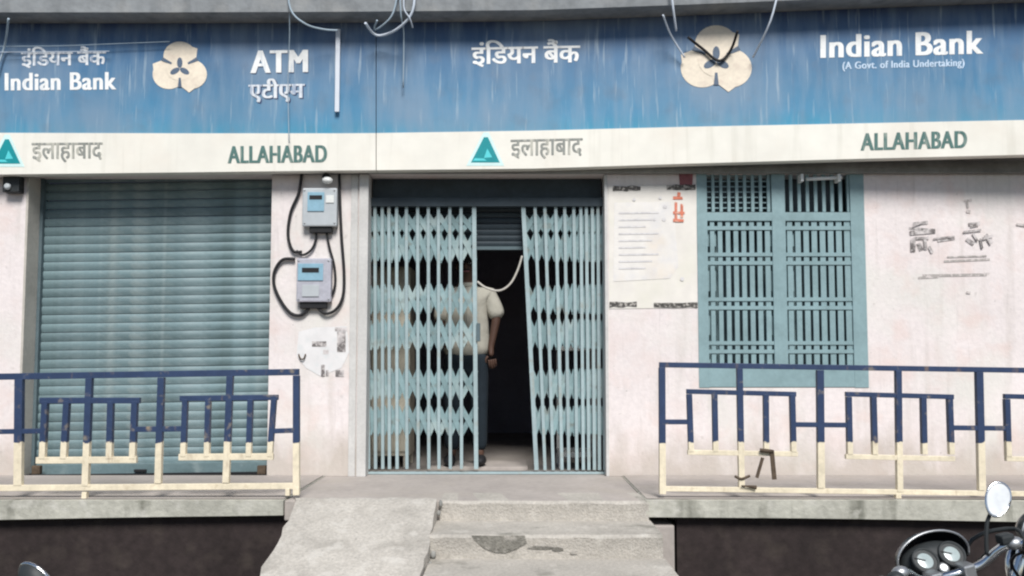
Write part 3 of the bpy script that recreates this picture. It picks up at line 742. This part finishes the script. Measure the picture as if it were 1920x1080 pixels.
# faded lettering painted on the wall by the window
fl = []
for (a, b, c, d, w) in ((1704, 428, 1750, 431, 4), (1722, 456, 1728, 470, 9), (1758, 452, 1790, 447, 5), (1812, 448, 1826, 458, 8), (1848, 440, 1860, 456, 8), (1712, 420, 1740, 417, 6), (1816, 421, 1838, 418, 6), (1706, 437, 1754, 433, 8), (1712, 448, 1712, 472, 9), (1734, 447, 1736, 468, 6), (1712, 447, 1742, 446, 5), (1742, 462, 1748, 474, 5), (1750, 448, 1790, 443, 3),
                        (1806, 435, 1840, 431, 4), (1824, 437, 1833, 452, 4), (1838, 447, 1842, 466, 4), (1842, 448, 1862, 442, 5), (1852, 448, 1858, 458, 4), (1712, 424, 1728, 418, 3), (1820, 424, 1836, 421, 3)):
    dx, dy = c - a, d - b; l = math.hypot(dx, dy); nx, ny = -dy / l * w / 2, dx / l * w / 2
    fl.append([(a + nx, b + ny), (c + nx, d + ny), (c - nx, d - ny), (a - nx, b - ny)])
[shape([q], 'stencil', bank, 'faded_lettering', .003 + .0006 * k, flat) for k, q in enumerate(fl)]
fl = []
for (a, b, c, d, w) in ((1730, 517, 1850, 515, 5), (1722, 521, 1760, 519, 4), (1770, 490, 1856, 486, 4), (1776, 482, 1850, 480, 3), (1808, 376, 1822, 375, 4), (1813, 378, 1815, 390, 4), (1812, 396, 1820, 397, 5), (1812, 548, 1820, 549, 4), (1906, 420, 1925, 423, 5)):
    dx, dy = c - a, d - b; l = math.hypot(dx, dy); nx, ny = -dy / l * w / 2, dx / l * w / 2
    fl.append([(a + nx, b + ny), (c + nx, d + ny), (c - nx, d - ny), (a - nx, b - ny)])
[shape([q], 'faintink', bank, 'faded_lettering', .003 + .0006 * k, flat) for k, q in enumerate(fl)]
tl = thing('tube_light', 'short unlit white tube light fixed over the barred window', 'lamp', P(1545, 335, -.05))
MB().tube([P(1512, 336, -.06), P(1578, 333, -.06)], .014, 10, 1).build('tube', 'bulb', tl)
for px in (1510, 1580): MB().box(X(px, -.06) - .012, X(px, -.06) + .012, -.085, -.002, Z(341, -.06), Z(327, -.06)).build('end_holder', 'whitemetal', tl, bevel=.003)

# ------------------------------------------------------------------ railings
RY = -1.12
def railing(name_label, rows, loc):
    t = thing('railing', name_label, 'railing', loc, 'railings along the platform')
    for nm, a, b, wd in rows:
        ver = abs(b[1] - a[1]) > abs(b[0] - a[0]); jr = random.Random(str((a, b))); j = lambda: jr.uniform(-1.1, 1.1) if nm == 'baluster' else 0
        a = (a[0] + j(), a[1]); b = (b[0] + j(), b[1])
        lab = None
        MB().bar(P(a[0], a[1], RY), P(b[0], b[1], RY), wd / 279, .036 if ver else .030, ext=(.0 if ver else .018)).build(nm, 'rail', t, bevel=.003)
    return t
rowsL = [('top_rail', (-300, 711), (556, 697.5), 12), ('bottom_rail', (-300, 917), (550, 911), 11),
    ('post', (37, 711), (35, 910), 15), ('post', (303, 708), (297, 906), 12), ('post', (556, 704), (556, 928), 12), ('post', (-235, 716), (-237, 912), 13),
    ('foot', (160, 922), (159, 938), 9), ('foot', (540, 915), (540, 929), 8),
    ('connector', (-95, 811), (79, 808), 9), ('connector', (260, 805), (341, 804), 10), ('connector', (519, 808), (549, 807), 9),
    ('inner_rail', (81, 751), (258, 751), 11), ('inner_rail', (343, 747), (517, 745), 10), ('inner_rail', (-185, 753), (-90, 752), 10),
    ('lower_rail', (74, 863), (252, 862), 12), ('lower_rail', (341, 857), (508, 856), 12), ('lower_rail', (-185, 864), (-90, 863), 11),
    ('baluster', (169, 709), (160, 911), 12), ('baluster', (431, 705), (424, 905), 12)]
for a, b in ((86, 80), (127, 121), (209, 205), (254, 248)): rowsL.append(('baluster', (a, 752), (b, 860), 11))
for a, b in ((347, 345), (390, 388), (471, 467), (515, 506)): rowsL.append(('baluster', (a, 748), (b, 856), 10))
for a, b in ((-185, -187), (-95, -97)): rowsL.append(('baluster', (a, 757), (b, 857), 10))
railing('navy and cream painted railing in front of the closed shutter', rowsL, P(250, 935, RY))
rowsR = [('top_rail', (1241, 684), (2230, 699), 10), ('bottom_rail', (1241, 916), (2230, 930), 9),
    ('post', (1241, 689), (1242, 926), 12), ('post', (1537, 694), (1539, 915), 13), ('post', (1835, 698), (1840, 919), 13), ('post', (2130, 703), (2136, 923), 13),
    ('foot', (1683, 925), (1683, 938), 10),
    ('connector', (1247, 791), (1287, 791), 9), ('connector', (1492, 796), (1585, 797), 9), ('connector', (1786, 802), (1884, 803), 9),
    ('inner_rail', (1292, 734), (1487, 739), 9), ('inner_rail', (1590, 739), (1782, 744), 9), ('inner_rail', (1887, 743), (2080, 748), 9),
    ('lower_rail', (1294, 848), (1490, 851), 9), ('lower_rail', (1590, 856), (1784, 860), 9), ('lower_rail', (1890, 860), (2085, 864), 9),
    ('baluster', (1387, 691), (1390, 916), 11), ('baluster', (1684, 695), (1686, 922), 11), ('baluster', (1985, 700), (1989, 926), 11)]
for a in (1293, 1340, 1435, 1486): rowsR.append(('baluster', (a, 739), (a + 1.5, 847), 10))
for a in (1590, 1637, 1730, 1780): rowsR.append(('baluster', (a, 744), (a + 2.5, 852), 10))
for a in (1888, 1937, 2033, 2080): rowsR.append(('baluster', (a, 748), (a + 3, 856), 10))
railing('navy and cream painted railing in front of the barred window', rowsR, P(1560, 935, RY))
br = thing('iron_bracket', 'broken rusty iron bracket hanging on the railing under the barred window', 'bracket', P(1440, 905, RY))
MB().tube([P(1425, 844, RY - .03), P(1436, 845, RY - .035), P(1450, 847, RY - .03)], .013, 7).build('clamp', 'rust', br)
MB().bar(P(1447, 846, RY - .03), P(1452, 899, RY - .035), .028, .012).build('strap', 'rust', br)
MB().bar(P(1430, 858, RY - .03), P(1419, 896, RY - .035), .020, .010).build('strap', 'rust', br)
one(MB().tube([P(1378, 893, RY - .02), P(1390, 898, RY - .02), P(1406, 892, RY - .02)], .009, 7), 'iron_hook', 'rust', 'small curved rusty iron hook stuck on the railing beside the broken bracket', 'hook')
one(MB().tube([P(1390, 911, RY - .03), P(1405, 912, RY - .03), P(1418, 914, RY - .03)], [.004, .008, .014], 7), 'iron_spike', 'rust', 'short tapering rusty iron spike lying level on the bottom rail', 'spike')

# chain between the gate leaves
ch = MB().tube([P(895, 528, .105), P(912, 540, .10), P(936, 545, .10), P(956, 533, .10), P(970, 508, .105), P(979, 480, .11)], .009, 8, 6)
one(ch, 'gate_chain', 'pilaster', 'pale chain sagging across the gap between the gate leaves', 'chain')

# ------------------------------------------------------------------ inside
cb = thing('cupboard', 'cream cupboard standing behind the bunched pickets of the gate', 'cupboard', (X(722, .6), .7, 0))
a, b = X(694, .55), X(768, .55)
MB().box(a, b, .55, .95, .10, Z(500, .55)).build('body', 'board', cb, bevel=.006)
MB().box(a + .02, (a + b) / 2 - .004, .535, .549, .14, Z(506, .55)).build('door', 'board', cb, bevel=.003)
MB().box((a + b) / 2 + .004, b - .02, .535, .549, .14, Z(506, .55)).build('door', 'board', cb, bevel=.003)
for x in (a + .03, b - .03):
    for y in (.58, .92): MB().box(x - .02, x + .02, y - .02, y + .02, .0, .099).build('leg', 'board', cb)
rk = thing('side_table', 'white enamelled table with a low shelf behind the leaning gate leaf', 'table', (X(1085, .5), .6, 0))
a, b = X(1046, .45), X(1122, .45)
MB().box(a, b, .45, .85, Z(657, .45), Z(648, .45)).build('top', 'whitemetal', rk, bevel=.004)
MB().box(a + .01, b - .01, .46, .84, Z(858, .45), Z(848, .45)).build('shelf', 'whitemetal', rk, bevel=.004)
for x in (a + .02, b - .02):
    for y in (.47, .83): MB().box(x - .012, x + .012, y - .012, y + .012, .0, Z(657.5, .45)).build('leg', 'whitemetal', rk)

# ------------------------------------------------------------------ the person behind the gate
def skin_obj(name, verts, edges, radii, m, parent, sub=2):
    me = bpy.data.meshes.new(name); me.from_pydata([tuple(v) for v in verts], edges, [])
    o = bpy.data.objects.new(name, me); COL.objects.link(o)
    bm = bmesh.new(); bm.from_mesh(me); bm.verts.layers.skin.verify(); bm.to_mesh(me); bm.free()
    md = o.modifiers.new('Skin', 'SKIN')
    for i, r in enumerate(radii):
        sv = me.skin_vertices[0].data[i]; sv.radius = r if isinstance(r, tuple) else (r, r); sv.use_root = (i == 0)
    sb = o.modifiers.new('Sub', 'SUBSURF'); sb.levels = sub; sb.render_levels = sub
    bpy.context.view_layer.update()
    ev = o.evaluated_get(bpy.context.evaluated_depsgraph_get()); nm = bpy.data.meshes.new_from_object(ev)
    o.modifiers.clear(); o.data = nm; bpy.data.meshes.remove(me)
    nm.name = name; nm.materials.clear(); nm.materials.append(MT[m])
    for p in nm.polygons: p.use_smooth = True
    if parent is not None: o.parent = parent
    return o
PX0 = P(873, 680, .34)
def chain_skin(chains):
    v, e, r = [], [], []
    for base, pts in chains:
        prev = base
        for (p, rad) in pts:
            v.append(Vector(p)); r.append(rad)
            if prev is not None: e.append((prev, len(v) - 1))
            prev = len(v) - 1
    return v, e, r
# indices: 0 pelvis 1 waist 2 chest 3 neckbase 4 neck 5 head
body = [(None, [((0, 0, .95), (.155, .11)), ((0, 0, 1.10), (.145, .10)), ((0, .01, 1.28), (.165, .115)), ((0, .015, 1.43), (.10, .075)), ((0, .01, 1.52), (.055, .058)), ((0, -.01, 1.60), (.072, .085)), ((0, -.012, 1.69), (.074, .092))]),
        (0, [((-.095, 0, .86), .085), ((-.11, .0, .50), .06), ((-.12, .03, .10), .042), ((-.13, -.06, .05), (.04, .03)), ((-.135, -.14, .035), (.04, .025))]),
        (0, [((.095, 0, .86), .085), ((.105, -.01, .50), .06), ((.11, .02, .10), .042), ((.12, -.07, .05), (.04, .03)), ((.125, -.15, .035), (.04, .025))]),
        (3, [((.185, .01, 1.41), .058), ((.255, -.03, 1.225), .042), ((.205, -.05, .97), .028), ((.212, -.06, .89), (.036, .022))]),
        (3, [((-.185, .01, 1.41), .058), ((-.225, -.03, 1.14), .042), ((-.17, -.17, .98), .030), ((-.15, -.20, 1.03), (.034, .022))])]
v, e, r = chain_skin(body)
person = skin_obj('person', v, e, r, 'skin', None)
person.location = (PX0.x, .48, .035); person.scale = (1.035, 1.035, 1.04)
tag(person, 'person in a beige shirt and slate trousers standing behind the gate', 'person')
def pch(name, mb, m): 
    o = mb.build(name, m); o.parent = person; return o
# hands: five fingers each
for side, wr, dn in ((1, Vector((.212, -.06, .89)), Vector((.15, -.1, -1))), (-1, Vector((-.15, -.20, 1.03)), Vector((.1, -.5, .8)))):
    d = dn.normalized(); acr = Vector((0, -1, 0)).cross(d).normalized() if side > 0 else Vector((1, 0, .2)).normalized()
    nrm = acr.cross(d).normalized()
    for k, L_ in enumerate((.062, .072, .068, .054)):
        b0 = wr + d * .02 + acr * (-.027 + .018 * k)
        mb = MB().tube([b0, b0 + d * L_ * .5 + nrm * .006, b0 + d * L_ * .8 + nrm * .018, b0 + d * L_ + nrm * .03], [.010, .0095, .009, .007], 8, 3)
        o = mb.build('finger', 'skin'); o.parent = person
    b0 = wr - acr * .03 - d * .01
    o = MB().tube([b0, b0 - acr * .022 + d * .025, b0 - acr * .022 + d * .05 + nrm * .01], [.012, .011, .008], 8, 3).build('thumb', 'skin'); o.parent = person
shirt = [(None, [((0, 0, .85), (.235, .15)), ((0, 0, 1.05), (.21, .14)), ((0, .0, 1.20), (.20, .14)), ((0, .01, 1.33), (.198, .135)), ((0, .015, 1.44), (.135, .095)), ((0, .012, 1.485), (.072, .07))]),
         (4, [((.185, .01, 1.415), (.078, .078)), ((.235, -.01, 1.30), (.082, .080)), ((.268, -.03, 1.20), (.080, .078))]),
         (4, [((-.185, .01, 1.415), (.072, .072)), ((-.21, -.01, 1.27), (.07, .07)), ((-.225, -.028, 1.17), (.064, .064))])]
v, e, r = chain_skin(shirt); skin_obj('shirt', v, e, r, 'shirt', person)
tr = [(None, [((0, 0, .985), (.165, .118)), ((0, 0, .90), (.165, .12))]),
      (1, [((-.098, 0, .82), (.098, .105)), ((-.112, 0, .50), .078), ((-.122, .03, .10), .068)]),
      (1, [((.098, 0, .82), (.098, .105)), ((.108, -.01, .50), .078), ((.112, .02, .10), .068)])]
v, e, r = chain_skin(tr); skin_obj('trousers', v, e, r, 'trousers', person)
pch('collar', MB().lathe([(.070, 0), (.078, .02), (.066, .045)], (0, .008, 1.475), (0, -.15, 1), 18, (1, 1)), 'shirt')
pch('placket', MB().tube([(0, -.139, 1.0), (0, -.142, 1.2), (0, -.122, 1.40)], .010, 6), 'shirt')
hq = Matrix.Rotation(R(8), 3, 'X')
pch('hair', MB().ellipsoid((0, .012, 1.725), (.086, .105, .072), 18, 10, hq), 'hair')
pch('hair_back', MB().ellipsoid((0, .045, 1.66), (.083, .07, .09), 16, 10), 'hair')
pch('nose', MB().tube([(0, -.095, 1.675), (0, -.115, 1.64), (0, -.098, 1.63)], [.008, .015, .012], 8, 3), 'skin')
pch('mouth', MB().tube([(-.024, -.090, 1.602), (0, -.097, 1.601), (.024, -.090, 1.602)], .006, 6, 3), 'maroon')
for s in (-1, 1):
    pch('eye', MB().ellipsoid((s * .031, -.089, 1.672), (.013, .008, .007), 10, 6), 'eye')
    pch('pupil', MB().ellipsoid((s * .031, -.096, 1.672), (.006, .003, .006), 8, 5), 'black')
    pch('eyebrow', MB().tube([(s * .016, -.098, 1.69), (s * .034, -.096, 1.695), (s * .05, -.085, 1.69)], .0045, 6, 3), 'hair')
    pch('ear', MB().ellipsoid((s * .083, .0, 1.655), (.012, .022, .032), 10, 7), 'skin')
pch('moustache', MB().tube([(-.03, -.090, 1.612), (0, -.10, 1.618), (.03, -.090, 1.612)], .006, 6, 3), 'hair')
for s, x in ((-1, -.132), (1, .122)):
    pch('shoe', MB().ellipsoid((x, -.075, .045), (.05, .13, .045), 14, 8), 'black')

# ------------------------------------------------------------------ motorcycles
def motorcycle():
    t = bpy.data.objects.new('motorcycle', None); COL.objects.link(t)
    def p(name, mb, m, parent=None, **k):
        o = mb.build(name, m, None, **k); o.parent = parent or t; return o
    for nm, y in (('front_wheel', .62), ('rear_wheel', -.64)):
        wh = p(nm, MB().lathe([(.03, -.07), (.045, -.06), (.045, .06), (.03, .07)], (0, y, .30), (1, 0, 0), 18), 'alloy')
        ty = MB()
        n0 = 36; m0 = 10
        for i in range(n0):
            a = 2 * math.pi * i / n0
            for k in range(m0):
                b = 2 * math.pi * k / m0; rr = .265 + .038 * math.cos(b)
                ty.v.append(Vector((.045 * math.sin(b), y + rr * math.cos(a), .30 + rr * math.sin(a))))
        for i in range(n0):
            for k in range(m0):
                j, l = (i + 1) % n0, (k + 1) % m0; ty.sm.add(len(ty.f)); ty.f.append((i*m0+k, i*m0+l, j*m0+l, j*m0+k))
        p('tyre', ty, 'black', wh)
        rim = MB()
        for i in range(n0):
            a, b = 2*math.pi*i/n0, 2*math.pi*(i+1)/n0
            for (r0, x0, r1, x1) in ((.24, -.03, .24, .03), (.225, -.03, .225, .03), (.24, -.03, .225, -.03), (.24, .03, .225, .03)):
                rim.quad([(x0, y+r0*math.cos(a), .3+r0*math.sin(a)), (x0, y+r0*math.cos(b), .3+r0*math.sin(b)), (x1, y+r1*math.cos(b), .3+r1*math.sin(b)), (x1, y+r1*math.cos(a), .3+r1*math.sin(a))], True)
        p('rim', rim, 'alloy', wh)
        for k in range(6):
            a = 2*math.pi*k/6; p('spoke', MB().bar((0, y+.04*math.cos(a), .3+.04*math.sin(a)), (0, y+.228*math.cos(a), .3+.228*math.sin(a)), .024, .03, Vector((1, 0, 0))), 'alloy', wh)
        mg = MB(); R1 = .325
        a0, a1 = ((20, 160) if y > 0 else (30, 165))
        for i in range(15):
            a = R(a0 + (a1 - a0) * i / 14)
            for k in range(5): 
                b = R(-60 + 30 * k); mg.v.append(Vector((.062*math.sin(b), y + (R1 + .02*math.cos(b))*math.cos(a), .30 + (R1 + .02*math.cos(b))*math.sin(a))))
        for i in range(14):
            for k in range(4): q = i*5+k; mg.sm.add(len(mg.f)); mg.f.append((q, q+1, q+6, q+5))
        p('mudguard', mg, 'bikeblack')
    for s in (-1, 1):
        p('fork_leg', MB().tube([(s*.085, .62, .30), (s*.085, .50, .60), (s*.085, .36, .96)], [.026, .026, .019], 12, 1), 'chrome')
        p('shock_absorber', MB().tube([(s*.12, -.60, .36), (s*.12, -.48, .68)], .028, 10, 1), 'chrome')
        p('swing_arm', MB().bar((s*.09, -.05, .34), (s*.09, -.64, .30), .045, .03, Vector((1, 0, 0))), 'plastic')
        p('side_panel', MB().ellipsoid((s*.12, -.20, .60), (.03, .15, .11), 14, 8), 'bikeblack')
        ind = p('indicator', MB().tube([(s*.06, .50, .74), (s*.15, .51, .74)], .008, 8, 1), 'plastic'); p('indicator_lens', MB().ellipsoid((s*.17, .515, .74), (.028, .03, .024), 12, 8), 'amber', ind)
        p('foot_peg', MB().tube([(s*.08, -.02, .33), (s*.30, -.02, .33)], .014, 8, 1), 'black')
    p('tank', MB().ellipsoid((0, .12, .80), (.135, .26, .125), 20, 12), 'bikeblack')
    p('tank_cap', MB().lathe([(.03, 0), (.032, .01), (.026, .018)], (0, .18, .918), (0, .1, 1), 16), 'chrome')
    seat = MB().ellipsoid((0, -.35, .78), (.125, .40, .065), 18, 10); p('seat', seat, 'plastic')
    p('tail_light', MB().ellipsoid((0, -.80, .70), (.07, .04, .045), 14, 8), 'redlens')
    p('grab_rail', MB().tube([(-.12, -.5, .76), (-.13, -.78, .80), (0, -.88, .82), (.13, -.78, .80), (.12, -.5, .76)], .012, 8, 4), 'chrome')
    p('frame', MB().tube([(0, .36, .88), (0, .20, .60), (0, .05, .25), (0, -.25, .25), (0, -.3, .62), (0, -.75, .68)], .025, 10, 2), 'plastic')
    eng = p('engine', MB().box(-.12, .12, -.18, .12, .24, .44), 'alloy', bevel=.03)
    for k in range(6): p('cooling_fin', MB().box(-.095, .095, .05, .22, .45 + .028*k, .462 + .028*k), 'alloy', eng)
    p('exhaust', MB().tube([(.08, .20, .50), (.12, .27, .32), (.15, .05, .22), (.17, -.35, .26), (.18, -.80, .36)], [.02, .02, .022, .045, .045], 12, 3), 'chrome')
    p('side_stand', MB().tube([(-.10, .0, .27), (-.20, .04, .02)], .012, 8, 1), 'plastic')
    hl = p('headlight', MB().lathe([(.02, -.10), (.07, -.07), (.095, -.02), (.10, .03)], (0, .40, .83), (0, 1, -.1), 24), 'bikeblack')
    p('lens', MB().lathe([(.094, 0), (.07, .02), (.03, .032), (.0, .034)], (0, .432, .827), (0, 1, -.1), 24), 'lens', hl)
    p('bezel', MB().lathe([(.104, -.008), (.108, .006), (.096, .014), (.094, .0)], (0, .43, .827), (0, 1, -.1), 24), 'chrome', hl)
    # cowl: a dark shell behind the gauges with a bright rim
    cw = MB(); nn = 16
    for i in range(nn + 1):
        a = R(200 - 220 * i / nn)
        for k, (sc, yy) in enumerate(((1, .345), (.96, .37), (.70, .395), (.35, .405))):
            cw.v.append(Vector((.112 * sc * math.cos(a), yy, .985 + .072 * sc * math.sin(a))))
    for i in range(nn):
        for k in range(3): q = i*4+k; cw.sm.add(len(cw.f)); cw.f.append((q, q+1, q+5, q+4))
    cowl = p('cowl', cw, 'bikeblack')
    p('cowl_rim', MB().tube([(.113*math.cos(R(196-212*i/12)), .345, .985+.073*math.sin(R(196-212*i/12))) for i in range(13)], .0035, 8, 2), 'alloy', cowl)
    nd = Vector((0, -.80, .60)).normalized()
    cl = p('gauge_pod', MB().ellipsoid((0, .365, .965), (.10, .045, .058), 18, 10), 'plastic')
    for s, dz in ((-1, 0), (1, 0)):
        c = Vector((s * .042, .325, .985))
        g = p('gauge', MB().lathe([(.030, -.03), (.037, -.01), (.039, .010), (.034, .013), (.033, .006)], c, nd, 24), 'plastic')
        p('dial', MB().lathe([(.033, .004), (.02, .0065), (.0, .007)], c, nd, 24), 'dial', g)
        q = nd.to_track_quat('Z', 'Y')
        p('needle', MB().bar(c + nd*.0085 + q @ Vector((0, 0, 0)), c + nd*.0085 + q @ Vector((-.026, .014, 0)), .003, .001, nd), 'black', g)
    p('key_switch', MB().lathe([(.016, 0), (.016, .014), (.01, .016)], (0, .315, .955), nd, 14), 'alloy')
    hb = p('handlebar', MB().tube([(-.36, .10, .985), (-.24, .17, 1.0), (-.16, .235, 1.005), (-.09, .275, .955), (0, .285, .945), (.09, .275, .955), (.16, .235, 1.005), (.24, .17, 1.0), (.36, .10, .985)], .0125, 12, 5), 'chrome')
    for s in (-1, 1):
        p('clamp', MB().box(s*.05 - .018, s*.05 + .018, .26, .31, .925, .968), 'alloy', hb, bevel=.006)
        p('grip', MB().tube([(s*.235, .1735, 1.0), (s*.37, .095, .984)], .018, 12, 1), 'black', hb)
        p('switch_pod', MB().ellipsoid((s*.205, .20, 1.003), (.026, .024, .024), 12, 8), 'plastic', hb)
        p('lever', MB().tube([(s*.19, .235, 1.0), (s*.27, .225, .99), (s*.37, .155, .975)], [.009, .007, .008], 8, 3), 'alloy', hb)
        p('lever_mount', MB().ellipsoid((s*.175, .225, 1.01), (.025, .02, .018), 12, 8), 'alloy', hb)
    p('reservoir', MB().box(.135, .175, .215, .25, 1.012, 1.04), 'plastic', hb, bevel=.008)
    p('brake_cable', MB().tube([(.16, .25, .99), (.15, .37, .93), (.08, .42, .75), (.085, .56, .42)], .005, 6, 4), 'black', hb)
    p('speedometer_cable', MB().tube([(-.04, .345, .95), (-.06, .40, .80), (-.08, .46, .62), (-.07, .58, .36)], .006, 6, 4), 'black')
    p('throttle_cable', MB().tube([(.20, .215, .99), (.24, .30, 1.02), (.14, .36, 1.0), (.06, .34, .90), (.02, .20, .78)], .006, 6, 4), 'plastic', hb)
    p('wiring_loom', MB().tube([(-.20, .20, .99), (-.20, .29, .985), (-.12, .33, .93), (-.03, .30, .86)], .007, 6, 4), 'plastic', hb)
    p('clutch_cable', MB().tube([(-.16, .25, .99), (-.17, .36, .92), (-.08, .34, .75), (0, .1, .5)], .005, 6, 4), 'black', hb)
    ms = p('mirror', MB().tube([(.105, .255, .985), (.118, .258, 1.035), (.135, .262, 1.075), (.154, .262, 1.098)], .0055, 8, 3), 'plastic')
    mn = Vector((-.12, -.95, .32)).normalized(); mc = Vector((.176, .258, 1.128)); ua = Vector((math.sin(R(36)), 0, math.cos(R(36)))); ua = (ua - mn * ua.dot(mn)).normalized(); sa = ua.cross(mn)
    def oval(k, h): return [mc + mn*h + sa * (.030*k*math.cos(a) * (1 + .12 * math.sin(a))) + ua * (.048*k*math.sin(a)) for a in [2*math.pi*i/26 for i in range(26)]]
    sh_ = MB(); rings = [oval(.35, -.022), oval(.8, -.014), oval(1.05, 0), oval(1.07, .005), oval(1.0, .006)]
    for rg in rings: sh_.v += rg
    for i in range(4):
        for k in range(26): l = (k+1) % 26; sh_.sm.add(len(sh_.f)); sh_.f.append((i*26+k, i*26+l, (i+1)*26+l, (i+1)*26+k))
    sh_.f.append(tuple(range(25, -1, -1))); p('mirror_shell', sh_, 'plastic', ms)
    p('mirror_rim', MB().tube(oval(1.06, .003) + oval(1.06, .003)[:1], .0034, 8, 1), 'chrome', ms)
    p('mirror_glass', MB().quad(oval(1.0, .0055)), 'mirror', ms)
    return t
def copy_tree(o, parent=None):
    c = o.copy(); COL.objects.link(c)
    if parent is not None: c.parent = parent
    for ch_ in list(o.children): copy_tree(ch_, c)
    return c
def place(o, target, yaw, lean, label, anchor=Vector((0, .29, .97))):
    q = Matrix.Rotation(yaw, 4, 'Z') @ Matrix.Rotation(-lean, 4, 'Y')
    off = q @ anchor
    o.matrix_world = Matrix.Translation((target.x - off.x, target.y - off.y, GZ)) @ q
    tag(o, label, 'motorcycle', 'motorcycles parked in the street')
bike = motorcycle()
b2 = copy_tree(bike); b3 = copy_tree(bike)
place(bike, P(1775, 1070, -4.30), R(6), R(12), 'black motorcycle with its round mirror standing up before the railing')
place(b2, P(1990, 1050, -3.86), R(24), R(13), 'black motorcycle parked close beside another one, mostly out of view')
place(b3, P(72, 1105, -5.13), R(168), R(-4), 'black motorcycle of which only a chrome mirror rim shows by the dark wall', anchor=Vector((.176, .258, 1.138)))
